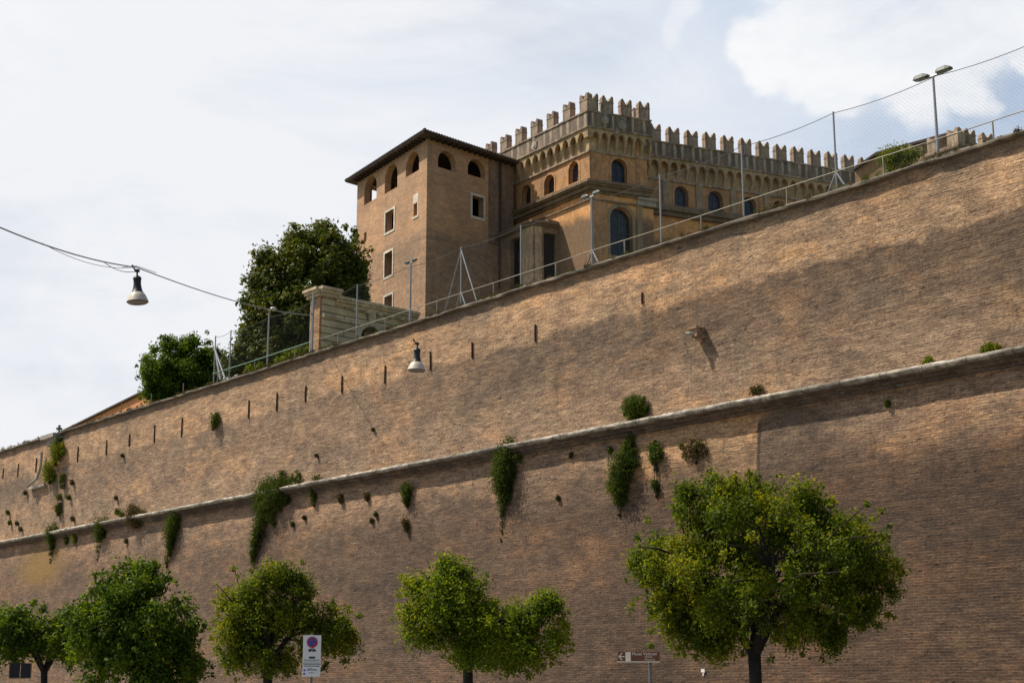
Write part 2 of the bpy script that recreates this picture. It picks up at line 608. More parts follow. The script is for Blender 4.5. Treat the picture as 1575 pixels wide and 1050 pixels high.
def foliage(name, clumps, count, leaf, mat, parent=None, origin=None, up=0.35, hollow=0.45, seed=1, aspect=0.5, flat=1.0, droop=0.0):
    """many separate leaf-sized faces spread through the volumes of the clumps"""
    rg = np.random.default_rng(seed)
    C = np.array([[*c[0]] for c in clumps], dtype=float)
    Rr = np.array([c[1] for c in clumps], dtype=float)
    wgt = Rr ** 2
    idx = rg.choice(len(clumps), size=count, p=wgt / wgt.sum())
    d = rg.normal(size=(count, 3))
    d /= np.linalg.norm(d, axis=1)[:, None]
    rad = rg.random(count) ** hollow
    rad *= 1 + 0.22 * rg.normal(size=count) * (rad > 0.7)
    P = C[idx] + d * (Rr[idx] * rad)[:, None] * np.array([1, 1, flat])
    nrm = d * 0.7 + rg.normal(size=(count, 3)) * 0.65 + np.array([0, 0, up])
    nrm /= np.linalg.norm(nrm, axis=1)[:, None]
    t1 = rg.normal(size=(count, 3)) + np.array([0, 0, -droop])
    t1 -= nrm * (t1 * nrm).sum(1)[:, None]
    t1 /= np.linalg.norm(t1, axis=1)[:, None]
    t2 = np.cross(nrm, t1)
    L = leaf * (0.6 + 0.8 * rg.random(count))
    W = L * aspect
    a = P - t1 * L[:, None] * 0.5
    b = P + t2 * W[:, None] * 0.5 + nrm * (L * 0.08)[:, None]
    c = P + t1 * L[:, None] * 0.5
    e = P - t2 * W[:, None] * 0.5 + nrm * (L * 0.08)[:, None]
    V = np.stack([a, b, c, e], axis=1).reshape(-1, 3)
    org = Vector(origin) if origin is not None else (world_loc(parent) if parent else Vector((0, 0, 0)))
    V -= np.array(org)
    me = bpy.data.meshes.new(name)
    me.vertices.add(len(V))
    me.vertices.foreach_set('co', V.ravel())
    me.loops.add(count * 4)
    me.loops.foreach_set('vertex_index', np.arange(count * 4, dtype=np.int32))
    me.polygons.add(count)
    me.polygons.foreach_set('loop_start', np.arange(0, count * 4, 4, dtype=np.int32))
    me.update(calc_edges=True)
    me.materials.append(mat)
    o = bpy.data.objects.new(name, me)
    COL.objects.link(o)
    if parent:
        o.parent = parent
        o.location = org - world_loc(parent)
    else:
        o.location = org
    return o


# ------------------------------------------------------------------ the big wall: frame and levels
VPW = math.atan2(*(ray(-1135, 1048).xy))          # azimuth of the wall's direction
D = 33.0
nW = Vector((math.cos(VPW), -math.sin(VPW)))      # away from the camera
W = Fr(nW * D, VPW)
Z_TOP = W.z(787, 452)                             # under the coping
Z_CORD = W.z(1100, 626)                           # top of the round string course
Z_LINE = W.z(700, 556)                            # where the wall was once raised
S0, S1 = -60.0, 250.0
SLOPE = 0.345                                     # rise of the garden behind the wall


def hill_z(x, y):
    d = nW.x * x + nW.y * y - D
    return Z_TOP - 0.05 + max(0, min(d, 60)) * SLOPE


def hit_d(px, d):
    """horizontal distance at which column px reaches perpendicular distance d from the camera (street line)"""
    r = ray(px, 525)
    k = d / (nW.x * r.x + nW.y * r.y)
    return k * math.hypot(r.x, r.y)


WC = ((0.43, 0.285, 0.190), (0.315, 0.20, 0.133), (0.46, 0.36, 0.255))


def zone_upper(t, uv, col):
    sep = N(t, 'ShaderNodeSeparateXYZ')
    t.links.new(uv, sep.inputs[0])
    u, z = sep.outputs[0], sep.outputs[1]
    wob = NOISE(t, MAPP(t, uv, (0.25, 0.5, 1), (3, 3, 0)), 1.0, 6, 0.65)
    wob2 = NOISE(t, MAPP(t, uv, (1.6, 1.6, 1), (3, 3, 0)), 1.0, 5, 0.65)
    zz = M(t, 'ADD', z, M(t, 'ADD', M(t, 'MULTIPLY', M(t, 'SUBTRACT', wob, 0.5), 0.30), M(t, 'MULTIPLY', M(t, 'SUBTRACT', wob2, 0.5), 1.0)))
    below = MR(t, zz, Z_LINE - 0.16, Z_LINE + 0.14, 1.0, 0.0, True)       # 1 below the old parapet line
    fade = MR(t, zz, Z_LINE - 3.4, Z_LINE - 0.2, 0.0, 1.0, True)
    # the grime is strongest towards the near (right) end and thins out to the far left
    along = MR(t, u, 24.0, 60.0, 1.0, 0.42, True)
    k = M(t, 'MULTIPLY', M(t, 'MULTIPLY', below, M(t, 'ADD', M(t, 'MULTIPLY', fade, 0.54), 0.20)), along)
    col = MIX(t, k, col, MIX(t, 1.0, col, (0.24, 0.225, 0.21), 'MULTIPLY'))
    col = MIX(t, M(t, 'SUBTRACT', 1.0, below), col, MIX(t, 1.0, col, (1.12, 1.07, 0.98), 'MULTIPLY'))
    # darker strip straight under the coping
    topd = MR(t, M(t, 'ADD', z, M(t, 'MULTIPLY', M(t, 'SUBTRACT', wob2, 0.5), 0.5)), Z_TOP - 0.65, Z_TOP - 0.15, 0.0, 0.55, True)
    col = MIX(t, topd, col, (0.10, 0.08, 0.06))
    return col


def zone_lower(t, uv, col):
    sep = N(t, 'ShaderNodeSeparateXYZ')
    t.links.new(uv, sep.inputs[0])
    u, z = sep.outputs[0], sep.outputs[1]
    wob = NOISE(t, MAPP(t, uv, (0.22, 0.4, 1), (13, 3, 0)), 1.0, 7, 0.65)
    wob2 = NOISE(t, MAPP(t, uv, (1.3, 1.3, 1), (3, 7, 0)), 1.0, 5, 0.65)
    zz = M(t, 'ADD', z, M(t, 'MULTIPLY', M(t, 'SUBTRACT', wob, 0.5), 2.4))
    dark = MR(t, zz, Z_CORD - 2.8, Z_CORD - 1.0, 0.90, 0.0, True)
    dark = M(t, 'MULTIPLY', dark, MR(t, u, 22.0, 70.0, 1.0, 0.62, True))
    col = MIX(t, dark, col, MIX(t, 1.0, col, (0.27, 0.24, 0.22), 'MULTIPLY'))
    # newer, lighter repair left of a ragged vertical joint near the right tree
    s_j = W.hit(1172, 700)[0]
    s_e = W.hit(905, 700)[0]
    uu = M(t, 'ADD', u, M(t, 'MULTIPLY', M(t, 'SUBTRACT', wob2, 0.5), 0.5))
    a = MR(t, uu, s_j, s_j + 0.12, 0, 1)
    b = MR(t, uu, s_e - 3.0, s_e, 1, 0, True)
    c = MR(t, zz, Z_CORD - 2.6, Z_CORD - 1.6, 0, 1, True)
    k = M(t, 'MULTIPLY', M(t, 'MULTIPLY', a, b), c)
    col = MIX(t, M(t, 'MULTIPLY', k, 0.85), col, MIX(t, 1.0, col, (1.45, 1.36, 1.15), 'MULTIPLY'))
    jn = MR(t, M(t, 'ABSOLUTE', M(t, 'SUBTRACT', uu, s_j)), .03, .09, .85, 0)
    jc = M(t, 'MULTIPLY', MR(t, zz, Z_CORD - 2.6, Z_CORD - 2.3, 0, 1, True), MR(t, z, Z_CORD - .75, Z_CORD - .65, 1, 0))
    col = MIX(t, M(t, 'MULTIPLY', jn, jc), col, (0.035, 0.028, 0.022))
    # dark worn patch right of that joint
    a2 = MR(t, uu, s_j - 0.05, s_j, 1, 0)
    b2 = MR(t, uu, s_j - 4.5, s_j - 1.5, 0, 1, True)
    c2 = M(t, 'MULTIPLY', MR(t, zz, Z_CORD - 2.9, Z_CORD - 1.9, 0, 1, True), MR(t, zz, Z_CORD - 0.9, Z_CORD - 0.3, 1, 0.0, True))
    k2 = M(t, 'MULTIPLY', M(t, 'MULTIPLY', a2, b2), c2)
    col = MIX(t, M(t, 'MULTIPLY', k2, 0.8), col, MIX(t, 1.0, col, (0.48, 0.52, 0.56), 'MULTIPLY'))
    # ochre lichen at the far left
    su, sz = W.hit(68, 868)
    dx = M(t, 'MULTIPLY', M(t, 'SUBTRACT', u, su), 0.22)
    dz = M(t, 'MULTIPLY', M(t, 'SUBTRACT', z, sz), 0.55)
    r_ = M(t, 'SQRT', M(t, 'ADD', M(t, 'MULTIPLY', dx, dx), M(t, 'MULTIPLY', dz, dz)))
    r_ = M(t, 'ADD', r_, M(t, 'MULTIPLY', M(t, 'SUBTRACT', wob2, 0.5), 0.9))
    col = MIX(t, MR(t, r_, 0.1, 1.1, 0.85, 0.0, True), col, (0.28, 0.165, 0.04))
    return col


m_up = brickwork('upper_brickwork', zone_upper, WC)
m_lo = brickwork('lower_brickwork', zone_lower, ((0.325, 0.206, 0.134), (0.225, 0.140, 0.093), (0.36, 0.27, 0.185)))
m_trav = plaster('travertine', (0.54, 0.50, 0.43), (0.13, 0.11, 0.085), 0.6, 0.5)
def zone_ledge(t, uv, col):
    sep = N(t, 'ShaderNodeSeparateXYZ')
    t.links.new(uv, sep.inputs[0])
    j = M(t, 'ABSOLUTE', M(t, 'SUBTRACT', M(t, 'FRACT', M(t, 'DIVIDE', sep.outputs[0], 1.35)), .5))
    col = MIX(t, MR(t, j, .484, .494, 0, .8), col, (0.05, 0.042, 0.034))
    b = NOISE(t, MAPP(t, uv, (0.74, 0.01, 1), (1, 2, 0)), 1.0, 0, 0.5)
    col = MIX(t, 1.0, col, MIX(t, MR(t, b, .35, .65), (.78, .76, .72), (1.12, 1.12, 1.12)), 'MULTIPLY')
    n = NOISE(t, MAPP(t, uv, (2.2, 8, 1), (1, 2, 0)), 1.0, 7, 0.75)
    col = MIX(t, MR(t, n, .46, .60, 0, .85), col, (0.10, 0.085, 0.062))
    return col


m_ledge = plaster('ledge_travertine', (0.62, 0.57, 0.49), (0.12, 0.10, 0.078), 0.6, 0.5, zones=zone_ledge)
m_cop = plaster('coping_stone', (0.20, 0.165, 0.12), (0.06, 0.05, 0.036), 0.7, 0.6)

wall = thing('brick_fortress_wall', W.pt(30, 0, 0), 'huge sloping brick fortress wall with a round stone string course', 'wall')


def strip(mb, prof, s_list, fr=W, jitter=0.0, seed=3, jt=0.0):
    """sweep a profile [(o, z)] along the wall"""
    rg = random.Random(seed)
    k = len(prof)
    vs, uv, fs = [], [], []
    wz = 0.0
    for s in s_list:
        wz = 0.75 * wz + rg.uniform(-jt, jt)
        for (o, z) in prof:
            jo = rg.uniform(-jitter, jitter)
            vs.append(fr.pt(s, z + wz + rg.uniform(-jitter, jitter) * 0.6, o + jo))
            uv.append((s, z))
    for i in range(len(s_list) - 1):
        for j in range(k - 1):
            fs.append((i * k + j, i * k + j + 1, (i + 1) * k + j + 1, (i + 1) * k + j))
    mb.add(vs, fs, uv)
    return mb


def frange(a, b, st):
    n = int((b - a) / st)
    return [a + (b - a) * i / n for i in range(n + 1)]


BAT = 0.10                      # batter of the lower wall
Z_LW = Z_CORD - 0.42
ss = frange(S0, S1, 1.0)
mb = MB()
zs = [Z_LW - 0.02 + (Z_TOP - Z_LW + 0.02) * i / 8 for i in range(9)]
strip(mb, [(0.0, z) for z in zs], ss, jitter=0.012, seed=1)
fbox(mb, W, S0, S1, 0.0, Z_TOP - 0.02, -1.6, -0.05)
mb.build('upper_wall', m_up, wall, fix=False)
mb = MB()
zs = [Z_LW * i / 12 for i in range(13)]
strip(mb, [(0.02 + (Z_LW - z) * BAT, z) for z in zs] + [(-0.06, Z_LW + 0.003)], ss, jitter=0.014, seed=2)
mb.build('lower_wall', m_lo, wall, fix=False)
# string course: worn half round of travertine on a thin brick fillet
mb = MB()
prof = [(-0.05, Z_CORD + 0.05), (0.16, Z_CORD + 0.02)]
for i in range(8):
    a = R(80) - R(150) * i / 7
    prof.append((0.37 + 0.085 * math.cos(a), Z_CORD - 0.08 + 0.08 * math.sin(a)))
prof += [(0.30, Z_CORD - 0.178), (-0.05, Z_CORD - 0.18)]
strip(mb, prof, frange(S0, S1, 0.35), jitter=0.017, seed=5, jt=0.008)
mb.build('string_course', m_ledge, wall, smooth=True, fix=False)
mb = MB()
strip(mb, [(-0.05, Z_LW + 0.05), (0.075, Z_LW + 0.045), (0.085, Z_LW - 0.06), (0.03, Z_LW - 0.075)], frange(S0, S1, 1.0), jitter=0.006, seed=6)
mb.build('brick_fillet', m_lo, wall, fix=False)
m_grime_shade = brickwork('grimy_shaded_corbel', None, ((0.15, 0.105, 0.075), (0.09, 0.065, 0.048), (0.12, 0.095, 0.07)))  # grimy brick, with the shade under the ledge also put into its colour
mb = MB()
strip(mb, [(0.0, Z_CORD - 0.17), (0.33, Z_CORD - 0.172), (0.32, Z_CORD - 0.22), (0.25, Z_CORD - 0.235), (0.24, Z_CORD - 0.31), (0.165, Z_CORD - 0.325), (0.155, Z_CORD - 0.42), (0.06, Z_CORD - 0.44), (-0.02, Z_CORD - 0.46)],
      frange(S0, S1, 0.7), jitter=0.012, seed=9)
mb.build('brick_corbelling', m_grime_shade, wall, fix=False)
# coping
mb = MB()
strip(mb, [(-0.04, Z_TOP - 0.03), (0.15, Z_TOP - 0.025), (0.17, Z_TOP + 0.03), (0.13, Z_TOP + 0.06), (0.03, Z_TOP + 0.085), (-0.02, Z_TOP + 0.15), (-1.5, Z_TOP + 0.18), (-1.62, Z_TOP - 0.1)],
      frange(S0, S1, 0.5), jitter=0.022, seed=8, jt=0.012)
mb.build('coping', m_cop, wall, fix=False)

# ------------------------------------------------------------------ ground
m_asph = simple('asphalt', (0.05, 0.05, 0.052), 0.9, 0, 0.25, 0.8, 0.3)
m_pave = simple('paving', (0.22, 0.20, 0.18), 0.9, 0, 0.2, 1.2, 0.2)
m_grass = simple('dry_garden_soil', (0.10, 0.10, 0.045), 1.0, 0, 0.4, 0.6, 0.5)
mb = MB()
mb.add([(-1500, -1500, 0), (1500, -1500, 0), (1500, 1500, 0), (-1500, 1500, 0)], [(0, 1, 2, 3)])
tag(mb.build('ground', m_grass, fix=False), kind='structure')
RD = Fr(Vector((0, 0)) + nW * 1.0, VPW)
mb = MB()
mb.add([RD.pt(s, 0.004, o) for s, o in ((-120, -11.5), (300, -11.5), (300, 14), (-120, 14))], [(0, 1, 2, 3)])
tag(mb.build('road', m_asph, fix=False), kind='structure')
mb = MB()
fbox(mb, RD, -120, 300, -0.2, 0.14, -32, -11.5)
tag(mb.build('pavement', m_pave), kind='structure')
# garden hill behind the wall
mb = MB()
dd = [1.3, 4, 10, 20, 35, 60, 140]
sss = frange(S0 + .5, S1 - .5, 10)
vs = []
for d in dd:
    for s in sss:
        p = W.P + W.u * s - W.n * d
        vs.append((p.x, p.y, hill_z(p.x, p.y) - (0.15 if d < 2 else 0)))
k = len(sss)
fs = [(i * k + j, i * k + j + 1, (i + 1) * k + j + 1, (i + 1) * k + j) for i in range(len(dd) - 1) for j in range(k - 1)]
mb.add(vs, fs)
tag(mb.build('hill', m_grass, fix=False), kind='structure')

# ------------------------------------------------------------------ iron bars let into the wall
m_rust = simple('rusty_iron', (0.075, 0.045, 0.03), 0.8, 0.3, 0.4, 8)
bars = [(6, 720, 736), (29, 713, 733), (57, 704, 726), (121, 686, 710), (165, 676, 699), (200, 667, 686), (239, 653, 680), (281, 642, 671),
        (384, 615, 643), (427, 604, 632), (471, 593, 618), (527, 578, 604), (593, 562, 590), (663, 541, 569), (727, 526, 551), (824, 499, 526), (988, 450, 467)]
ordn = ['first', 'second', 'third', 'fourth', 'fifth', 'sixth', 'seventh', 'eighth']
for i, (x, y0, y1) in enumerate(bars):
    s, z1 = W.hit(x, y0)
    z0 = W.z(x, y1)
    mb = MB()
    wd = 0.036
    tube(mb, [W.pt(s, z0, -0.02), W.pt(s, z0 + 0.03, 0.025), W.pt(s + random.uniform(-.01, .01), (z0 + z1) / 2, 0.035), W.pt(s + random.uniform(-.02, .02), z1, 0.03)], [wd, wd, wd * 0.9, wd * 0.85], 6)
    if i < 8:
        lb = 'thin rusty iron bar on the brick wall, %s from the left edge' % ordn[i]
    elif i == 16:
        lb = 'short rusty iron bar alone below the arched window of the palace'
    else:
        lb = 'rusty iron bar standing out of the wall, %s to the right of the ivy tuft' % ordn[i - 8]
        if i == 13: lb = 'rusty iron bar right beside the white hanging lamp on the wall'
        if i == 15: lb = 'rusty iron bar where the dark band begins, last but one to the right'
    tag(mb.build('iron_bar', m_rust, origin=W.pt(s, z0, 0)), lb, 'iron bar', 'rusty iron bars along the old parapet line')

# ------------------------------------------------------------------ brick tower with loggia
def zone_tower(t, uv, col):
    sep = N(t, 'ShaderNodeSeparateXYZ')
    t.links.new(uv, sep.inputs[0])
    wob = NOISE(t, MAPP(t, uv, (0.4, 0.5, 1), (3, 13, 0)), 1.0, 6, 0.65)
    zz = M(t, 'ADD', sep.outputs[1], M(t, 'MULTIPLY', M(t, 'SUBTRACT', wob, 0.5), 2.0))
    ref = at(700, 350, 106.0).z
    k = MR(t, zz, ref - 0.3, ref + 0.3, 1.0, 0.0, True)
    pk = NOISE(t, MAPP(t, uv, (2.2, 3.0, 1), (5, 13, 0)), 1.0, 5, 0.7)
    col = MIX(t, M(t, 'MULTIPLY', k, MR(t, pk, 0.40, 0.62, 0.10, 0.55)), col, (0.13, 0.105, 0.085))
    return col


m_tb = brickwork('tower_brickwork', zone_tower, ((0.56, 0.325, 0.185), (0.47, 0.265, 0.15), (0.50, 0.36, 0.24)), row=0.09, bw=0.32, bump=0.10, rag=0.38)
m_tplas = plaster('tower_plaster', (0.30, 0.21, 0.145), (0.10, 0.075, 0.055), 0.5, 0.6)
m_frame = plaster('window_stone', (0.76, 0.69, 0.58), (0.25, 0.21, 0.16), 0.3, 0.3)
m_tile = simple('old_roof_tiles', (0.085, 0.062, 0.05), 0.95, 0, 0.45, 1.5, 0.3)
m_wood = simple('dark_timber', (0.045, 0.03, 0.022), 0.9, 0, 0.3, 3)
m_dark = simple('dark_interior', (0.03, 0.024, 0.02), 0.95, 0, 0.2, 1)
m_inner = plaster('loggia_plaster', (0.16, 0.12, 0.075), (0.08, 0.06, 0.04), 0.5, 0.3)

TAZL = math.atan2(*(ray(-670, 1048).xy))
TAZR = math.atan2(*(ray(3195, 1048).xy))
tp = at(655, 400, 106.0)
al = TAZR - TAZL
KT = math.tan((math.pi - al) / 2)
TL = Fr((tp.x, tp.y), TAZL, KT)
TR = Fr((tp.x, tp.y), TAZR, KT)
sL = TL.s(547)
sR = TR.s(789)
zE = TL.z(655.5, 214)                      # wall head
zB = hill_z(tp.x, tp.y) - 3.0
tower = thing('brick_tower', (tp.x, tp.y, zB), 'square brick tower with low tiled roof and open arched loggia under the eaves', 'tower')


def aw(fr, x0, x1, yap, ybl, left=True):
    """arched opening measured in the photograph: left/right edge, apex y, y of the sill at its left end"""
    s0, s1 = fr.s(x0), fr.s(x1)
    zt = fr.z((x0 + x1) / 2, yap)
    zb = fr.z(x0, ybl)
    return arch(s0, s1, zb, zt)


def rw(fr, x0, x1, ytl, ybl):
    return rect(min(fr.s(x0), fr.s(x1)), max(fr.s(x0), fr.s(x1)), fr.z(x0, ybl), fr.z(x0, ytl))


zsill = TL.z(558, 318)
L_ar = [aw(TL, 558, 577, 272.5, 317), aw(TL, 589.5, 609, 254.5, 300), aw(TL, 622, 642.5, 236, 274.5)]
L_wi = [rw(TL, 592, 605, 329, 359.5), rw(TL, 592, 603.8, 391, 427), rw(TL, 593, 604.8, 457, 476)]
L_sm = [rw(TL, 635, 640.4, 315.5, 334)]
L_sl = [rw(TL, 559, 562.8, 359, 373.5)]
R_ar = [aw(TR, 672, 700, 232.5, 256), aw(TR, 718.5, 746, 245, 267.5)]
R_wi = [rw(TR, 725.7, 743, 300, 331.5)]
mb = MB()
panel(mb, TL, rect(0, sL, zB, zE), L_ar + L_wi + L_sm + L_sl, 0, -0.55)
panel(mb, TR, rect(0, sR, zB, zE), R_ar + R_wi, 0, -0.55)
pL, pR = TL.pt(sL, 0), TR.pt(sR, 0)
BL = Fr((pL.x, pL.y), TAZR)
BR = Fr((pR.x, pR.y), TAZL)
BL.n = -TR.n
BR.n = -TL.n
zs_l = L_ar[0][0][1]
zt_l = max(p[1] for p in L_ar[0])
sq = sorted((BL.s(564), BL.s(584)))
hl = [rect(max(.6, sq[0]), sq[1], zs_l - .2, BL.z(573, 289))]
panel(mb, BL, rect(0, sR, zB, zE - 0.002), hl, 0, -0.5)
panel(mb, BR, rect(0, sL, zB, zE - 0.004), [arch(sL * 0.3, sL * 0.3 + 1.3, zs_l, zt_l)], 0, -0.5)
mb.build('brick_wall', m_tb, tower)


def quad_floor(frA, sa, frB, sb, z0, z1, grow=0.0):
    """prism over the parallelogram spanned by the two faces; grow pushes it out"""
    a = frA.pt(0, 0); u1, u2 = frA.u, frB.u
    c = [Vector((a.x, a.y)), Vector((a.x, a.y)) + u1 * sa, Vector((a.x, a.y)) + u1 * sa + u2 * sb, Vector((a.x, a.y)) + u2 * sb]
    ce = sum(c, Vector((0, 0))) / 4
    g = []
    for i in range(4):
        p, q, r_ = c[i - 1], c[i], c[(i + 1) % 4]
        e1 = (q - p).normalized(); e2 = (r_ - q).normalized()
        sn = abs(e1.cross(e2)) if hasattr(e1, 'cross') else 1
        g.append(q + (e1 - e2) * grow / max(0.3, sn))
    return g


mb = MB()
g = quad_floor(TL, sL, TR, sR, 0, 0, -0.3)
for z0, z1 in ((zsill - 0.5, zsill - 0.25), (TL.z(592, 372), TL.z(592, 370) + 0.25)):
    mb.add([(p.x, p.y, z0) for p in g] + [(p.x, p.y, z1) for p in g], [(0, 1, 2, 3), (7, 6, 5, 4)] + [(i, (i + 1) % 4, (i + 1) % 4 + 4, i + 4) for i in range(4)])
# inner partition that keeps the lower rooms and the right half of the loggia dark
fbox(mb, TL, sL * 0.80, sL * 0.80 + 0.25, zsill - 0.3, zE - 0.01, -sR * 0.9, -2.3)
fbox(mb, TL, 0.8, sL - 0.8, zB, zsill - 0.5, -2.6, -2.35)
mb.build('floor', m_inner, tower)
# roof: hip with overhang and rows of barrel tiles
g = quad_floor(TL, sL, TR, sR, 0, 0, 0.75)
ce = sum(g, Vector((0, 0))) / 4
ap = 1.9
zr = zE + 0.03
mb = MB()
mb.add([(p.x, p.y, zr) for p in g] + [(p.x, p.y, zr + 0.14) for p in g] + [(ce.x, ce.y, zr + 0.14 + ap)],
       [(3, 2, 1, 0)] + [(i, (i + 1) % 4, (i + 1) % 4 + 4, i + 4) for i in range(4)] + [(4 + i, 4 + (i + 1) % 4, 8) for i in range(4)])
for i in range(4):
    a, b = g[i], g[(i + 1) % 4]
    n_ = int((b - a).length / 0.27)
    for j in range(n_ + 1):
        f = j / n_
        p = a.lerp(b, f)
        # run up the slope, perpendicular to the eave
        e = (b - a).normalized()
        inn = Vector((-e.y, e.x))
        if inn.dot(ce - p) < 0: inn = -inn
        dist = (ce - a).dot(inn)
        ln = dist * (1 - abs(2 * f - 1)) * 0.97 + 0.06
        q = p + inn * ln
        tube(mb, [(p.x - inn.x * 0.09, p.y - inn.y * 0.09, zr + 0.155), (q.x, q.y, zr + 0.15 + ap * ln / dist)], [0.10, 0.09], 6)
for i in range(4):
    tube(mb, [(g[i].x, g[i].y, zr + 0.19), (ce.x, ce.y, zr + 0.2 + ap)], 0.15, 8)
mb.build('roof', m_tile, tower)
mb = MB()
for fr, L_ in ((TL, sL), (TR, sR)):
    q = 0.35
    while q < L_ - 0.1:
        fbox(mb, fr, q, q + 0.09, zr - 0.13, zr - 0.003, -0.1, 0.62)
        q += 0.55
mb.build('rafter', m_wood, tower)


def stone_frame(parent, fr, hole, wdt=0.16, name='window', mat=m_frame, sill=True, glass=None, depth=0.35):
    mb = MB()
    ring(mb, fr, hole, wdt, -0.12, 0.045)
    o = mb.build(name, mat, parent)
    xs = [p[0] for p in hole]; zs_ = [p[1] for p in hole]
    if glass:
        g_ = MB()
        panel(g_, fr, [(p[0], p[1]) for p in hole], [], -depth, -depth - 0.03)
        g_.build('pane', glass, o)
    return o


for h in L_wi[:3]:
    stone_frame(tower, TL, h, 0.17)
stone_frame(tower, TR, R_wi[0], 0.19)
mb = MB()
s0, s1 = TL.s(636.5), TL.s(646.5)
h = L_sm[0]
x0, x1 = min(p[0] for p in h), max(p[0] for p in h)
fbox(mb, TL, x0 - 0.28, x1 + 0.12, h[0][1] - 0.22, h[0][1] - 0.06, -0.05, 0.05)
fbox(mb, TL, x0 - 0.2, x0 - 0.06, h[0][1] - 0.06, h[2][1] + 0.75, -0.05, 0.012)
fbox(mb, TL, x0 - 0.06, x1 + 0.10, h[2][1] + 0.06, h[2][1] + 0.75, -0.05, 0.012)
tag(mb.build('window_surround', m_frame, tower), 'small slit window with pale plaster patch above and a stone sill')
# plastered bay at the right end with its downpipe
mb = MB()
s0 = TR.s(751)
panel(mb, TR, rect(s0, sR + 0.02, TR.z(751, 369), zE - 0.01), [], 0.06, -0.02)
fbox(mb, TR, s0 - 0.03, sR + 0.4, TR.z(751, 369) - 0.22, TR.z(751, 369), -0.1, 0.16)
mb.build('plastered_bay', m_tplas, tower)
mb = MB()
s0 = TR.s(767)
tube(mb, [TR.pt(s0, zE - 0.1, 0.35), TR.pt(s0, zE - 0.5, 0.16), TR.pt(s0, TR.z(751, 440), 0.16)], 0.11, 8)
m_pipe = simple('brown_pipe', (0.06, 0.04, 0.035), 0.6, 0.2, 0.2, 3)
mb.build('downpipe', m_pipe, tower)

# ------------------------------------------------------------------ crenellated palace
m_pal = plaster('ochre_plaster', (0.60, 0.32, 0.14), (0.24, 0.15, 0.09), 0.5, 0.5, patch=(0.62, 0.34, 0.15))
m_par = plaster('parapet_plaster', (0.48, 0.36, 0.255), (0.12, 0.092, 0.072), 0.6, 0.9, light=(0.74, 0.60, 0.45))
m_corb = plaster('corbel_stucco', (0.56, 0.40, 0.22), (0.15, 0.12, 0.08), 0.4, 0.5)
m_corn = plaster('cornice_stone', (0.27, 0.19, 0.12), (0.10, 0.075, 0.048), 0.6, 0.4)
m_pil = plaster('pilaster_stucco', (0.42, 0.31, 0.19), (0.16, 0.12, 0.08), 0.4, 0.4)
m_cap = plaster('capital_stone', (0.50, 0.44, 0.35), (0.16, 0.13, 0.10), 0.4, 0.5)


def glassmat(name, c):
    m, t, bs, out = new_mat(name)
    uv = UVV(t)
    n = NOISE(t, uv, 1.3, 4, 0.6)
    t.links.new(MIX(t, MR(t, n, 0.35, 0.65), tuple(x * 0.5 for x in c), c), bs.inputs['Base Color'])
    bs.inputs['Roughness'].default_value = 0.12
    bs.inputs['Specular IOR Level'].default_value = 0.35
    set_bump(t, bs, NOISE(t, uv, 0.8, 2, 0.5), 0.06, 0.05)
    return m


m_glass = glassmat('window_glass', (0.045, 0.06, 0.095))
m_glass2 = glassmat('teal_glass', (0.035, 0.05, 0.052))
m_fr_d = simple('dark_window_frame', (0.07, 0.075, 0.08), 0.6, 0, 0.2, 3)

PAZL = math.atan2(*(ray(-884, 1048).xy))
PAZR = math.atan2(*(ray(6300, 1048).xy))
pp = at(907.5, 300, 105.0)
alp = PAZR - PAZL
KP = math.tan((math.pi - alp) / 2)
PA = Fr((pp.x, pp.y), PAZL, KP)
PB = Fr((pp.x, pp.y), PAZR, KP)
OV = 0.45                                     # parapet overhang
zPT = PA.z(906, 168, OV)                      # parapet top
zPB = PA.z(906, 194, OV)                      # parapet foot
zCB = PA.z(907, 230, 0.1)                     # foot of the corbels
zC1 = PA.z(907.6, 273, 0.5)                   # cornice top
zC2 = PA.z(908, 294, 0.2)                     # cornice foot
zPG = hill_z(pp.x, pp.y) - 2.0
sA_end = PA.s(742, OV)
sB_end = PB.s(1005.7, OV)
palace = thing('crenellated_palace', (pp.x, pp.y, zPG), 'ochre palace with swallowtail battlements and arched windows above the wall', 'palace')

A_w = [aw(PA, 876, 891.8, 248, 284.5), aw(PA, 838, 853.7, 268.7, 301.5), aw(PA, 802.9, 817, 284.7, 317.5)]
B_w = [aw(PB, 942.3, 966.5, 244.8, 280)]
B_w[0] = [(x, max(z, zC1 + 0.02)) for x, z in B_w[0]]
A_w = [[(x, max(z, zC1 + 0.02)) for x, z in h] for h in A_w]
B_big = [aw(PB, 939, 973.5, 319, 392)]
mb = MB()
panel(mb, PA, rect(0, sA_end, zC1 - 0.2, zPT - 0.3), A_w, 0, -0.7)
panel(mb, PB, rect(0, sB_end - 0.5, zC1 - 0.2, zPT - 0.3), B_w, 0, -0.7)
eB = PB.pt(sB_end - 0.5, 0)
RET = Fr((eB.x, eB.y), PAZL)
RET.n = -PA.n
panel(mb, RET, rect(0.003, 7, zPG, zPT - 0.35), [], -0.004, -0.6)
mb.build('upper_storey', m_pal, palace)


def zone_low(t, uv, col):
    sep = N(t, 'ShaderNodeSeparateXYZ')
    t.links.new(uv, sep.inputs[0])
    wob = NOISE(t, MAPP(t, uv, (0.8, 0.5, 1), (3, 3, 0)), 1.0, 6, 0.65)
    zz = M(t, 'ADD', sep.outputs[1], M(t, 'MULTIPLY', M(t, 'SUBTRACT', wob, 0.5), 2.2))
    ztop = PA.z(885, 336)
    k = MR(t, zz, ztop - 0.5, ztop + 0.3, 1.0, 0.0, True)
    return MIX(t, M(t, 'MULTIPLY', k, 0.86), col, (0.17, 0.115, 0.07))


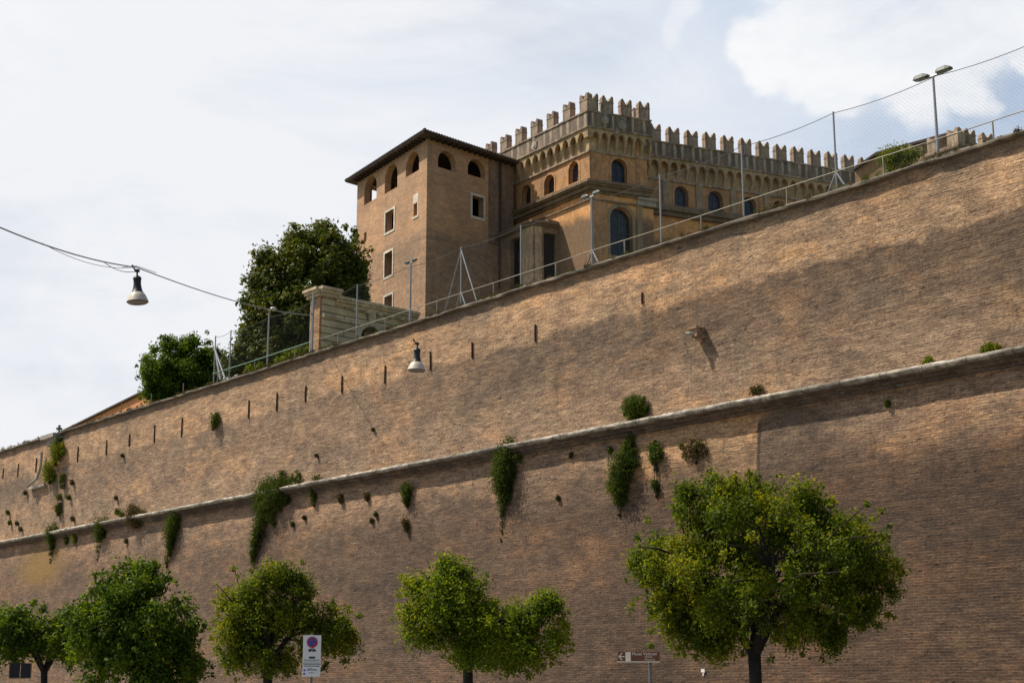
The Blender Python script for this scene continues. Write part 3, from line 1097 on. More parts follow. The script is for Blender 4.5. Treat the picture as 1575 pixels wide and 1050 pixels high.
m_pal2 = plaster('lower_storey_plaster', (0.88, 0.44, 0.17), (0.34, 0.19, 0.09), 0.30, 0.30, zones=zone_low)
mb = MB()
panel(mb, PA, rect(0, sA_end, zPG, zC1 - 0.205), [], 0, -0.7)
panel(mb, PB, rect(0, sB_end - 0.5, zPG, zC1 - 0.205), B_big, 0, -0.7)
mb.build('lower_storey', m_pal2, palace)


def grille(parent, fr, hole, nx, nz, o, mat, th=0.05):
    xs = [p[0] for p in hole]; zs_ = [p[1] for p in hole]
    x0, x1, z0, z1 = min(xs), max(xs), min(zs_), max(zs_)
    r_ = (x1 - x0) / 2
    mb = MB()
    for i in range(1, nx):
        x = x0 + (x1 - x0) * i / nx
        dx = abs(x - (x0 + x1) / 2)
        zt = z1 - r_ + math.sqrt(max(0, r_ * r_ - dx * dx))
        fbox(mb, fr, x - th / 2, x + th / 2, z0, zt, o, o + 0.05)
    for i in range(1, nz):
        z = z0 + (z1 - z0) * i / nz
        if z > z1 - r_:
            hw = math.sqrt(max(0, r_ * r_ - (z - z1 + r_) ** 2))
        else:
            hw = r_
        c = (x0 + x1) / 2
        fbox(mb, fr, c - hw, c + hw, z - th / 2, z + th / 2, o + 0.003, o + 0.047)
    return mb.build('glazing_bars', mat, parent)


def palace_window(fr, hole, nx=2, nz=4, glass=m_glass, frame=0.16, depth=0.42):
    mb = MB()
    ring(mb, fr, hole, frame, -0.10, 0.04)
    o = mb.build('window', m_pal if frame < 0.2 else m_pil, palace)
    g_ = MB()
    panel(g_, fr, hole, [], -depth, -depth - 0.04)
    g_.build('pane', glass, o)
    grille(o, fr, hole, nx, nz, -depth + 0.01, m_fr_d)
    return o


for h in A_w[1:]:
    mb = MB(); ring(mb, PA, h, 0.16, -0.10, 0.04)
    o = mb.build('window', m_pal, palace)
    g_ = MB(); panel(g_, PA, h, [], -0.45, -0.5); g_.build('pane', m_dark, o)
palace_window(PA, A_w[0])
palace_window(PB, B_w[0], 2, 3)
palace_window(PB, B_big[0], 2, 4, m_glass2, 0.26, 0.5)
tag(bpy.data.objects[-1] if False else bpy.data.objects['window'], None)

# cornice, mitred at the corner
mb = MB()
dz = (zC1 - zC2) / 5
for k, (a, b, o) in enumerate(((0, 1.2, .60), (1.2, 2.0, .48), (2.0, 3.2, .30), (3.2, 3.9, .38), (3.9, 5.0, .16))):
    fbox(mb, PA, 0, sA_end, zC1 - b * dz, zC1 - a * dz - 0.004, -0.1, o)
    fbox(mb, PB, 0, sB_end + (o - .6) * 0.8 + 0.1, zC1 - b * dz, zC1 - a * dz - 0.004, -0.1, o)
z2 = zC2 - 0.45
fbox(mb, PA, 0, sA_end, z2 - 0.12, z2, -0.1, 0.14)
fbox(mb, PB, 0, sB_end - 0.3, z2 - 0.12, z2, -0.1, 0.14)
mb.build('cornice', m_corn, palace)
# sloping weathering on the cornice
# parapet
mb = MB()
fbox(mb, PA, 0, sA_end, zPB, zPT, OV - 0.55, OV)
PA_PAR = mb.build('parapet', m_par, palace)
mb = MB()
fbox(mb, PB, 0, sB_end, zPB, zPT - 0.003, OV - 0.55, OV)
fbox(mb, RET, -0.02, 6.5, zPB, zPT - 0.006, 0.0, 0.5)
PB_PAR = mb.build('parapet', m_par, palace)
mb = MB()
for fr, e in ((PA, sA_end), (PB, sB_end + 0.05)):
    fbox(mb, fr, 0, e, zPT - 0.10, zPT + 0.015, OV - 0.6, OV + 0.07)
    fbox(mb, fr, 0, e, zPB - 0.02, zPB + 0.10, OV - 0.2, OV + 0.09)
    fbox(mb, fr, 0, e, zCB - 0.12, zCB + 0.02, -0.1, 0.14)
mb.build('moulding', m_par, palace)


def merlon_mesh(mb, fr, sc_, z0, w_, h_, o1, t_, sband=True):
    """swallowtail merlon: V notch between two rounded horns"""
    hw = w_ / 2
    half = [(1.0, .84), (.97, .93), (.86, .985), (.70, 1.0), (.58, .965), (.42, .87), (.26, .77), (.10, .69)]
    out = [(-hw, 0), (hw, 0)] + [(hw * a, h_ * b) for a, b in half] + [(0, h_ * .66)] + [(-hw * a, h_ * b) for a, b in reversed(half)]
    panel(mb, fr, [(sc_ + a, z0 + b) for a, b in out], [], o1, o1 - t_)
    if sband:
        zb = z0 + h_ * 0.60
        fbox(mb, fr, sc_ - hw - 0.03, sc_ + hw + 0.03, zb, zb + 0.06, o1 - t_ - 0.03, o1 + 0.03)


def merlons(parent, fr, centers, z0, w_, h_, o1, t_, mat):
    base = None
    for i, c in enumerate(centers):
        org = fr.pt(c if abs(c) > 1e-5 else 1e-4, z0, o1 - t_ / 2)
        if base is None:
            mb = MB()
            merlon_mesh(mb, Fr(fr.P, fr.az) if False else fr, c, z0, w_, h_, o1, t_)
            base = mb.build('merlon', mat, parent, origin=org)
            borg = org
        else:
            o = base.copy()
            COL.objects.link(o)
            o.parent = parent
            o.location = Vector(base.location) + (org - borg)
            # small differences of wear and height
            o.scale = (random.uniform(.97, 1.02), 1, random.uniform(0.93, 1.03))
    return base


def streaked(name, c0, st, wid=.55, k0=.75):
    def z_(t, uv, col):
        sep = N(t, 'ShaderNodeSeparateXYZ')
        t.links.new(uv, sep.inputs[0])
        n = NOISE(t, MAPP(t, uv, (3.0, .5, 1), (1, 1, 0)), 1.0, 5, .7)
        uu = M(t, 'ADD', sep.outputs[0], M(t, 'MULTIPLY', M(t, 'SUBTRACT', n, .5), .35))
        f = M(t, 'FRACT', M(t, 'ADD', M(t, 'DIVIDE', M(t, 'SUBTRACT', uu, c0), st), 100.5))
        d = M(t, 'ABSOLUTE', M(t, 'SUBTRACT', f, .5))
        e = M(t, 'ABSOLUTE', M(t, 'SUBTRACT', d, wid * .5))
        # water runs off both sides of each merlon and keeps the plaster clean there
        k = MR(t, e, .03, .10, k0, 0, True)
        hi = MR(t, sep.outputs[1], zPB - .3, zPT - .1, .35, 1.0)
        col = MIX(t, MR(t, d, .05, .30, .35, .75), col, (.105, .085, .068))
        return MIX(t, M(t, 'MULTIPLY', k, hi), col, (.66, .53, .38))
    return plaster(name, (.46, .34, .235), (.12, .092, .072), .5, .8, zones=z_)


MW, MH, MT = 0.92, PA.z(906, 141, OV) - zPT, 0.5
hA = [PA.s(x, OV) for x in (873.2, 847.4, 822.8, 798.2, 774, 751.2)]
stp = (hA[-1] - hA[0]) / 5
cA = [hA[0] + stp * i for i in range(6)]
cB = [PB.s(x, OV) for x in (938.6, 967.8, 995.8)]
m_sA, m_sB = streaked('parapet_streaks_left', cA[0], stp, .62, .6), streaked('parapet_streaks_front', cB[0], (cB[2] - cB[0]) / 2, .6)
PB_PAR.data.materials[0] = m_sB
PA_PAR.data.materials[0] = m_sA
merlons(palace, PA, cA, zPT + 0.012, MW, MH, OV, MT, m_par)
merlons(palace, PB, cB, zPT + 0.012, MW, MH, OV, MT, m_par)
# corner merlon, three horns
FA0, FB0 = Fr(PA.pt(0, 0, OV).xy, PAZL), Fr(PB.pt(0, 0, OV).xy, PAZR)
mb = MB()
merlon_mesh(mb, FA0, MW * 0.5 + 0.006, zPT + 0.012, MW, MH * 1.03, 0.0, MT)
merlon_mesh(mb, FB0, MW * 0.5 + 0.01, zPT + 0.012, MW, MH * 1.03, 0.0, MT * 0.96)
mb.build('merlon', m_par, palace, origin=FA0.pt(0, zPT))

# machicolation: scalloped arcade carried by tapering corbels
def arcade(parent, fr, s0, s1, n, zfoot, ztop, ov, mat_a, mat_c, miter=True):
    stp_ = (s1 - s0) / n
    zsp = zfoot + (ztop - zfoot) * 0.56
    za = zfoot + (ztop - zfoot) * 0.86
    r_ = stp_ * 0.38
    poly = [(s0, ztop), (s0, zsp)]
    for i in range(n):
        c = s0 + stp_ * (i + 0.5)
        poly.append((c - r_, zsp))
        for j in range(1, 8):
            a = math.pi * (1 - j / 8)
            poly.append((c + r_ * math.cos(a), zsp + (za - zsp) * math.sin(a)))
        poly.append((c + r_, zsp))
    poly += [(s1, zsp), (s1, ztop)]
    mb = MB()
    panel(mb, fr, poly, [], ov - 0.02, ov - 0.34)
    mb.build('arcade', mat_a, parent)
    mb = MB()
    k_ = 0.0 if not miter else 1.0
    a0, a1, b0, b1 = fr.pt(s0, zfoot, .05), fr.pt(s1, zfoot, .05), fr.pt(s0, zsp + .1, ov * .12), fr.pt(s1, zsp + .1, ov * .12)
    c0_, c1_ = fr.pt(s0, zsp + .1, -.05), fr.pt(s1, zsp + .1, -.05)
    mb.add([a0, a1, b0, b1, c0_, c1_], [(0, 1, 3, 2), (2, 3, 5, 4), (0, 4, 5, 1)], [(s0, zfoot), (s1, zfoot), (s0, zsp), (s1, zsp), (s0, zsp), (s1, zsp)])
    mb.build('arcade', mat_c, parent)
    cw = stp_ - 2 * r_
    base = None
    for i in range(0 if not miter else 1, n + 1):
        c = s0 + stp_ * i
        org = fr.pt(max(c, 1e-4) if c >= 0 else c, zfoot, 0)
        if base is None:
            mb = MB()
            vs, uv = [], []
            for ds in (-1, 1):
                for (o, z, ww) in ((-0.05, zfoot, 0.30), (0.10, zfoot, 0.30), (ov - 0.03, zsp - 0.10, 0.52), (ov - 0.03, zsp + 0.02, 0.52), (-0.05, zsp + 0.02, 0.52)):
                    p = fr.P + fr.u * (c + ds * cw * ww) + fr.n * o
                    vs.append((p.x, p.y, z)); uv.append((c + ds * cw * ww + o, z))
            mb.add(vs, [(0, 1, 2, 3, 4), (5, 9, 8, 7, 6), (0, 5, 6, 1), (1, 6, 7, 2), (2, 7, 8, 3), (3, 8, 9, 4), (4, 9, 5, 0)], uv)
            base = mb.build('corbel', mat_c, parent, origin=org)
            borg = org
        else:
            o = base.copy(); COL.objects.link(o); o.parent = parent
            o.location = Vector(base.location) + (org - borg)


stA = PA.s(745, OV)
a1, a2 = PA.s(855.8 + 1, OV), PA.s(798.1, OV)     # 5 bays apart in the photograph
bay = abs(PA.s(880.5, OV) - PA.s(821.5, OV)) / 5
nA = int(round(sA_end / bay))
arcade(palace, PA, 0, bay * nA, nA, zCB, zPB - 0.02, OV, m_corb, m_corb)
nB = 7
arcade(palace, PB, 0, sB_end, nB, zCB, zPB - 0.02, OV, m_corb, m_corb)

# pilasters on the corner tower front
def pil(fr, x0, x1, z0, z1, o, mat=m_pil, name='pilaster', parent=palace):
    s0, s1 = sorted((fr.s(x0), fr.s(x1)))
    mb = MB(); fbox(mb, fr, max(s0, 0.003), s1, z0, z1, -0.05, o)
    return mb.build(name, mat, parent)


pil(PB, 911, 931, zC1 + .01, zCB - .12, 0.06, m_pal)
pil(PB, 982, 998, zC1 + .01, zCB - .12, 0.06, m_pal)
pil(PB, 911, 934.5, zPG, z2 - .12, 0.10, m_pal)
pil(PB, 980.5, 988, zPG, z2 - .12, 0.14, m_pil)
pil(PB, 988, 1006, zPG, z2 - .2, 0.06, m_pal2)
mb = MB()
s0, s1 = PB.s(981), PB.s(1007)
zc = PB.z(990, 318)
for k, (h0, h1, o) in enumerate(((0, .16, .30), (.16, .42, .22), (.42, .62, .36))):
    fbox(mb, PB, s0, s1 + o * .3, zc + h0, zc + h1 - .004, -0.05, o)
mb.build('capital', m_cap, palace)

# coats of arms in relief
def crest(fr, x, y, h_, o, parent=palace):
    s, z = fr.hit(x, y, o)
    mb = MB()
    k = 20
    outl = []
    for i in range(k):
        a = 2 * math.pi * i / k
        rx = h_ * 0.30 * (1 + 0.10 * math.cos(3 * a))
        outl.append((s + rx * math.sin(a), z - h_ * .05 + h_ * 0.38 * math.cos(a) * (1.12 if math.cos(a) < 0 else 0.9)))
    panel(mb, fr, outl, [], o + 0.07, o - 0.02)
    inner = [(s + (p[0] - s) * .62, z + (p[1] - z) * .62) for p in outl]
    panel(mb, fr, inner, [], o + 0.12, o + 0.06)
    panel(mb, fr, [(s - h_ * .17, z + h_ * .33), (s + h_ * .17, z + h_ * .33), (s + h_ * .12, z + h_ * .5), (s + h_ * .05, z + h_ * .42), (s, z + h_ * .56), (s - h_ * .05, z + h_ * .42), (s - h_ * .12, z + h_ * .5)], [], o + 0.09, o - 0.02)
    for ds in (-1, 1):
        tube(mb, [fr.pt(s + ds * h_ * .2, z + h_ * .35, o + .04), fr.pt(s + ds * h_ * .38, z + h_ * .1, o + .04), fr.pt(s + ds * h_ * .28, z - h_ * .38, o + .04)], h_ * .035, 6)
    return mb.build('coat_of_arms', m_cap, parent)


crest(PB, 957, 190, 1.0, OV)
crest(PB, 930, 183, 0.9, OV)
crest(PA, 822, 222, 1.0, OV)
crest(PB, 948.5, 203, 0.5, OV)

# long wing, set back
q = ray(1007, 216)
t_ = (zPT - EYE.z) / q.z
PC = Fr((q.x * t_, q.y * t_), PAZR)
PC.P = PC.P - PC.n * OV
eC = PC.s(1347)
C_w = [aw(PC, 1039.5, 1061, 286.9, 320), aw(PC, 1091.5, 1114.4, 294.4, 326), aw(PC, 1144.6, 1165.5, 303.5, 333), aw(PC, 1192, 1212, 309.7, 340), aw(PC, 1238, 1256, 317, 346)]
zw0 = min(p[1] for p in C_w[0])
C_w = [[(x, max(z, zw0) if z < zw0 + .5 else z) for x, z in h] for h in C_w]
C_w = [[(x, zw0) if j < 2 else (x, z) for j, (x, z) in enumerate(h)] for h in C_w]
zCC = zw0 - 0.10
mb = MB()
panel(mb, PC, rect(-3, eC, zPG, zPT - .3), C_w, 0, -0.6)
ec = PC.pt(eC, 0)
EC = Fr((ec.x, ec.y), PAZL); EC.n = -PA.n
panel(mb, EC, rect(0.003, 9, zPG, zPT - .31), [], -0.004, -0.6)
mb.build('long_wing', m_pal, palace)
for h in C_w:
    palace_window(PC, h, 2, 3)
mb = MB()
fbox(mb, PC, -3, eC + .3, zPB, zPT, 0.0, OV)
PC_PAR = mb.build('parapet', m_par, palace)
zCBc = PC.z(1003, 268, .1)
zCBc = zCB
mb = MB()
fbox(mb, PC, -3, eC + .35, zPT - .10, zPT + .015, -.05, OV + .07)
fbox(mb, PC, -3, eC + .35, zPB - .02, zPB + .10, OV - .2, OV + .09)
fbox(mb, PC, -3, eC + .35, zCBc - .12, zCBc + .02, -.1, .14)
mb.build('moulding', m_par, palace)
c0, c1 = PC.s(1041.5, OV), PC.s(1262, OV)
st_ = (c1 - c0) / 8
cC = [c0 + st_ * i for i in range(-1, 12) if c0 + st_ * i < eC]
m_sC = streaked('parapet_streaks_wing', c0, st_, .6)
PC_PAR.data.materials[0] = m_sC
merlons(palace, PC, cC, zPT + .012, 1.0, MH * 1.02, OV, 0.5, m_par)
b0, b1 = PC.s(1002.5 + 32, OV * .5), PC.s(1229, OV * .5)
bayC = abs(PC.s(1206.6, OV) - PC.s(1034.4, OV)) / 12.0
nC = int((eC + 3) / bayC)
arcade(palace, PC, -3, -3 + bayC * nC, nC, zCBc, zPB - .02, OV, m_corb, m_corb, miter=False)
for x0, x1 in ((1021, 1031), (1072.6, 1082.5), (1126, 1135), (1178, 1186), (1227, 1234)):
    pil(PC, x0, x1, zCC, zCBc - .12, 0.14)
mb = MB()
fbox(mb, PC, -3, eC, zCC - .45, zCC - .004, -.1, .85)
fbox(mb, PC, -3, eC, zCC - .70, zCC - .454, -.1, .55)
fbox(mb, PC, -3, eC, zCC - .80, zCC - .704, -.1, .65)
mb.build('cornice', m_corn, palace)
mb = MB()
fbox(mb, PC, -3, eC, zPG, zCC - .81, -.05, .3)
mb.build('lower_storey', m_pal2, palace)
# flat roof decks so the battlements carry something behind them
mb = MB()
a, b, c = PA.pt(1e-3, 0, -.1), PA.pt(sA_end, 0, -.1), PB.pt(sB_end - .6, 0, -.1)
d = Vector((b.x, b.y, 0)) + Vector((PB.u.x, PB.u.y, 0)) * (sB_end)
zz = zPT - .6
mb.add([(p.x, p.y, zz) for p in (a, b, d, c)], [(0, 1, 2, 3)])
p0, p1 = PC.pt(-3, 0, -.1), PC.pt(eC, 0, -.1)
dv = Vector((PA.u.x, PA.u.y, 0)) * 9
mb.add([(p0.x, p0.y, zz - .01), (p1.x, p1.y, zz - .01), ((p1 + dv).x, (p1 + dv).y, zz - .01), ((p0 + dv).x, (p0 + dv).y, zz - .01)], [(0, 1, 2, 3)])
mb.build('roof', m_par, palace, fix=False)
# little things seen on the roof
mb = MB()
s, z = PB.hit(982.5, 176, -1.0)
fbox(mb, PB, s - .45, s + .45, zPT - .6, z + .35, -1.6, -1.0)
fbox(mb, PB, s - .5, s + .5, z + .35, z + .45, -1.65, -.95)
mb.build('chimney', m_cap, palace)

# porch block against the left flank
Q = PA.pt(PA.s(858), 0)
uB = PB.u
L_ = 3.0
for _ in range(40):
    P_ = Vector((Q.x, Q.y)) - uB * L_
    az = math.atan2(P_.x, P_.y)
    if az < az_of(822): L_ -= .1
    else: L_ += .1
P_ = Vector((Q.x, Q.y)) - uB * L_
OA, OB = Fr(P_, PAZL, KP), Fr(P_, PAZR, KP)
zO = OA.z(822, 346)
sO = OA.s(748)
m_pier = plaster('pier_stucco', (0.66, 0.47, 0.30), (0.24, 0.17, 0.11), .35, .45)
m_porch = plaster('porch_plaster', (0.38, 0.25, 0.145), (0.12, 0.09, 0.06), 0.6, 0.5, patch=(0.42, 0.26, 0.13))
dA = rect(*sorted((OA.s(784.5), OA.s(803.5))), zPG + .2, OA.z(803, 362))
dB = rect(*sorted((OB.s(836.5), OB.s(856))), zPG + .2, OB.z(840, 358))
mb = MB()
panel(mb, OA, rect(0, sO, zPG, zO), [dA], 0, -.4)
panel(mb, OB, rect(0, L_ - .02, zPG, zO - .003), [dB], 0, -.4)
mb.build('porch', m_porch, palace)
mb = MB()
fbox(mb, OA, 0, sO, zO + .003, zO + .16, -L_ * .95, .22)
fbox(mb, OA, 0, sO, zO + .163, zO + .34, -L_ * .95, .42)
fbox(mb, OB, 0, L_ - .05, zO + .006, zO + .157, -.5, .22)
fbox(mb, OB, 0, L_ - .05, zO + .166, zO + .337, -.5, .42)
mb.build('porch_roof', m_corn, palace)
mb = MB()
panel(mb, OA, [(x, z) for x, z in dA], [], -.9, -.94)
panel(mb, OB, [(x, z) for x, z in dB], [], -.45, -.49)
o = mb.build('doorway', m_dark, palace)
mb = MB()
s0, s1 = sorted((OA.s(790), OA.s(803)))
fbox(mb, OA, s0, s1, OA.z(800, 400), OA.z(800, 381), -.5, -.46)
fbox(mb, OA, s0, s1, OA.z(800, 424), OA.z(800, 404), -.5, -.46)
mb.build('pane', m_glass, o)
pil(OA, 804.5, 822, zPG, zO - .02, .10, m_pier, 'pillar')
pil(OB, 822.5, 833, zPG, zO - .03, .08, m_pier, 'pillar')
mb = MB()
s0, s1 = OB.s(838), OB.s(858)
fbox(mb, PA, PA.s(860), PA.s(780), zO + .34, zO + .5, -.05, L_ * .5)
mb.build('porch_ledge', m_corn, palace)

# ------------------------------------------------------------------ second battlement far right with its garden building
m_gb = plaster('garden_house_plaster', (0.36, 0.21, 0.11), (0.16, 0.14, 0.06), 0.6, 0.5)
qp = at(1474, 219, 92.0)
XA, XB = Fr((qp.x, qp.y), PAZL, KP), Fr((qp.x, qp.y), PAZR, KP)
zX = XA.z(1474, 219)
zXG = hill_z(qp.x, qp.y) - 3
turret = thing('crenellated_turret', (qp.x, qp.y, zXG), 'low battlemented corner peeping over the wall below the tall floodlight', 'turret')
mb = MB()
eX, eY = XA.s(1432), XB.s(1560)
panel(mb, XA, rect(0, eX, zXG, zX), [], 0, -.5)
panel(mb, XB, rect(0, eY, zXG, zX - .003), [], 0, -.5)
mb.build('wall', m_par, turret)
mb = MB()
fbox(mb, XA, 0, eX, zX - .28, zX - .18, -.05, .07)
fbox(mb, XB, 0, eY, zX - .28, zX - .18, -.05, .07)
mb.build('moulding', m_corn, turret)
GA, GB = Fr(XA.P, PAZL), Fr(XA.P, PAZR)
MHx = XA.z(1474, 194) - zX
mb = MB()
merlon_mesh(mb, GA, .43, zX + .005, .84, MHx, 0, .42)
merlon_mesh(mb, GB, .435, zX + .005, .84, MHx, 0, .41)
mb.build('merlon', m_par, turret, origin=GA.pt(0, zX))
merlons(turret, XA, [XA.s(1446), XA.s(1446) * 2 + .2], zX + .005, .84, MHx * .95, 0, .42, m_par)
merlons(turret, XB, [XB.s(1506), XB.s(1533), XB.s(1561)], zX + .005, .84, MHx * .95, 0, .42, m_par)

gp = at(1440, 225, 97.0)
GH = Fr((gp.x, gp.y), math.atan2(*(ray(-1885, 1048).xy)))
zG1 = GH.z(1437, 217)
sG = GH.s(1359)
zG0 = GH.z(1362, 236)
sG2 = GH.s(1322)
gh = thing('garden_house', (gp.x, gp.y, zXG), 'low orange garden house with a dark roof edge beside the far battlement', 'building')
mb = MB()
zG = zG1
panel(mb, GH, [(-1.5, zXG), (sG2, zXG), (sG2, GH.z(1322, 262)), (sG, zG0), (-1.5, zG1 + .1)], [], 0, -5)
mb.build('wall', m_gb, gh)
mb = MB()
panel(mb, GH, [(-1.5, zG1 + .103), (sG, zG0 + .003), (sG2, GH.z(1322, 262) + .003), (sG2, GH.z(1322, 262) + .18), (sG, zG0 + .17), (-1.5, zG1 + .27)], [], .25, -5.2)
mb.build('roof', m_tile, gh)
mb = MB()
for x in (1416, 1426):
    s = GH.s(x)
    fbox(mb, GH, s - .25, s + .25, zXG, GH.z(x, 223), -.05, .14)
mb.build('pilaster', m_pil, gh)

# orange house far left behind the wall
hp = at(214, 620, 100.0)
HL = Fr((hp.x, hp.y), math.atan2(*(ray(-688, 1048).xy)))
m_or = plaster('orange_plaster', (0.78, 0.34, 0.13), (0.50, 0.23, 0.10), 0.35, 0.35)
zH = HL.z(212, 609)
house = thing('orange_house', (hp.x, hp.y, zH - 12), 'long orange plastered house just showing over the left end of the wall', 'building')
mb = MB()
sH = HL.s(100)
panel(mb, HL, [(-6, zH - 12), (sH, zH - 12), (sH, zH), (-6, zH)], [], 0, -8)
mb.build('wall', m_or, house)
mb = MB()
fbox(mb, HL, -6.3, sH + .3, zH + .003, zH + .11, -8.3, .22)
mb.build('roof', m_tile, house)

# ------------------------------------------------------------------ rusticated stone gateway between the wall and the tower
def rustic(name):
    m, t, bs, out = new_mat(name)
    uv = UVV(t)
    wn = N(t, 'ShaderNodeTexNoise'); wn.inputs['Scale'].default_value = 1.5
    t.links.new(uv, wn.inputs['Vector'])
    wm = t.nodes.new('ShaderNodeVectorMath'); wm.operation = 'MULTIPLY_ADD'
    t.links.new(wn.outputs['Color'], wm.inputs[0]); wm.inputs[1].default_value = (0.06, 0.06, 0)
    t.links.new(uv, wm.inputs[2])
    bt = N(t, 'ShaderNodeTexBrick')
    t.links.new(wm.outputs[0], bt.inputs['Vector'])
    bt.inputs['Scale'].default_value = 1.0
    bt.inputs['Brick Width'].default_value = 2.6
    bt.inputs['Row Height'].default_value = 0.33
    bt.inputs['Mortar Size'].default_value = 0.025
    bt.inputs['Mortar Smooth'].default_value = 0.5
    bt.inputs['Color1'].default_value = (0.66, 0.53, 0.33, 1)
    bt.inputs['Color2'].default_value = (0.56, 0.45, 0.28, 1)
    bt.inputs['Mortar'].default_value = (0.11, 0.09, 0.06, 1)
    n = NOISE(t, MAPP(t, uv, (.8, 1.4, 1)), 1.0, 7, .65, .4)
    col = MIX(t, 1.0, bt.outputs['Color'], MIX(t, MR(t, n, .3, .7), (.62, .62, .60), (1.25, 1.22, 1.15)), 'MULTIPLY')
    t.links.new(col, bs.inputs['Base Color'])
    bs.inputs['Roughness'].default_value = .9
    set_bump(t, bs, M(t, 'ADD', M(t, 'MULTIPLY', bt.outputs['Fac'], -1.5), n), .6, .06)
    return m


m_rst = rustic('rusticated_stone')
m_gst = plaster('gateway_stone', (0.64, 0.52, 0.34), (0.20, 0.16, 0.10), .4, .4)
gpt = at(494, 500, hit_d(494, D + 1.9))
NR = Fr((gpt.x, gpt.y), math.atan2(*(ray(3350, 1048).xy)), 0)
NL = Fr((gpt.x, gpt.y), VPW, 0)
gate = thing('stone_gateway', (gpt.x, gpt.y, Z_TOP - 1), 'pale rusticated stone gateway with a bracketed cornice between dark tree and brick tower', 'gateway')
zN = NR.z(494, 456)
sN = NR.s(640)
sP = NR.s(526)
ga = NR.hit(555, 516)
h_ar = arch(NR.s(556), NR.s(588), Z_TOP - .9, NR.z(571, 503), 16)
mb = MB()
panel(mb, NR, rect(0, sN, Z_TOP - 1, zN), [h_ar], 0, -.9)
mb.build('rusticated_wall', m_rst, gate)
mb = MB()
ring(mb, NR, h_ar, .22, -.1, .10)
k = (h_ar[0][0] + h_ar[1][0]) / 2
panel(mb, NR, [(k - .14, max(p[1] for p in h_ar) + .02), (k + .14, max(p[1] for p in h_ar) + .02), (k + .24, zN - .12), (k - .24, zN - .12)], [], .14, -.05)
mb.build('arch_moulding', m_gst, gate)
mb = MB()
panel(mb, NR, h_ar, [], -.7, -.75)
mb.build('gate_door', m_dark, gate)
mb = MB()
fbox(mb, NR, .003, sP * .62, Z_TOP - 1, zN - .003, -.05, .12)
mb.build('pilaster', m_rst, gate)
m_brk = brickwork('gateway_brick', None, ((.50, .27, .13), (.42, .22, .11), (.44, .33, .2)), row=.075, bw=.25, bump=.3)
mb = MB()
eN = NL.s(482.5)
fbox(mb, NL, .003, eN, Z_TOP - 1, zN - .006, -.5, .10)
mb.build('brick_return', m_brk, gate)
mb = MB()
for (a, b, o) in ((0, .14, .14), (.143, .26, .26), (.263, .40, .34)):
    fbox(mb, NR, sP * .66, sN + .1, zN - .25 + a, zN - .25 + b, -.9, o - .06)
    fbox(mb, NR, -.1 - o * .6, sP * .66 + o * .4, zN + a, zN + b, -.95, o + .14)
    fbox(mb, NL, -.2 + o * .1, eN + o * .6, zN + a + .005, zN + b - .005, -.9, o + .1)
z_ = zN - .95
fbox(mb, NR, 0, sP * .66, z_, z_ + .16, -.05, .2)
fbox(mb, NR, sP * .66, sN, z_ - .03, z_ + .1, -.05, .06)
mb.build('cornice', m_gst, gate)
for i, x in enumerate((545, 565, 583, 600.5, 617)):
    s = NR.s(x)
    mb = MB(); fbox(mb, NR, s - .11, s + .11, zN - .40, zN - .252, -.02, .24)
    mb.build('bracket', m_gst, gate)
# low wall running on to the tower foot
mb = MB()
e2 = NR.s(640) + 7.5
pw = NR.pt(sN + .05, 0)
panel(mb, NR, [(sN + .03, Z_TOP - 1), (e2, Z_TOP - 1), (e2, zN - .75), (sN + .03, zN - .45)], [], -.15, -.8)
fbox(mb, NR, sN + .03, e2, zN - .60, zN - .45, -.85, .0)
tag(mb.build('garden_wall', m_rst, origin=pw), 'low pale stone garden wall running from the gateway to the tower foot', 'wall')

# ------------------------------------------------------------------ railing and net fence on the wall
m_galv = simple('galvanised_steel', (0.33, 0.33, 0.325), 0.5, 0.5, 0.15, 2)
m_rail = simple('painted_rail', (0.28, 0.26, 0.20), 0.6, 0.2, 0.2, 2)
m_green = simple('green_painted_rail', (0.10, 0.20, 0.14), 0.6, 0.1, 0.2, 2)
OR = -1.1                        # rail line, set back from the face
zR = W.z(968.6, 367, OR)
zRB = Z_TOP + 0.1
px_r = [1542.6, 1373.4, 1223.4, 1089.7, 968.6, 860.4, 762.5, 673]
s_r = [W.s(x, OR) for x in px_r]
stp = (s_r[-1] - s_r[0]) / 7
s_all = [s_r[0] + stp * i for i in range(-4, 16)]
rail = thing('handrail', W.pt(s_all[3], zRB, OR), 'thin metal handrail on short posts running along the whole wall top', 'railing')
base = None
for i, s in enumerate(s_all):
    if base is None:
        mb = MB(); tube(mb, [W.pt(s, zRB, OR), W.pt(s, zR, OR)], 0.024, 6)
        base = mb.build('post', m_rail, rail, origin=W.pt(s, zRB, OR)); b0 = W.pt(s, zRB, OR)
    else:
        o = base.copy(); COL.objects.link(o); o.parent = rail
        o.location = Vector(base.location) + (W.pt(s, zRB, OR) - b0)
mb = MB()
pts = []
for i in range(11 * 3):
    s = s_all[0] + (W.s(478, OR) - s_all[0]) * i / 32
    pts.append(W.pt(s, zR + random.uniform(-.012, .012), OR))
tube(mb, pts, 0.015, 6)
mb.build('rail', m_rail, rail)
mb = MB()
tube(mb, [W.pt(W.s(478, OR), zR, OR), W.pt(W.s(390, OR), zR - .02, OR), W.pt(W.s(335, OR), zR - .01, OR)], 0.032, 6)
tag(mb.build('rail', m_green, rail), 'green painted stretch of the rail in front of the dark tree')

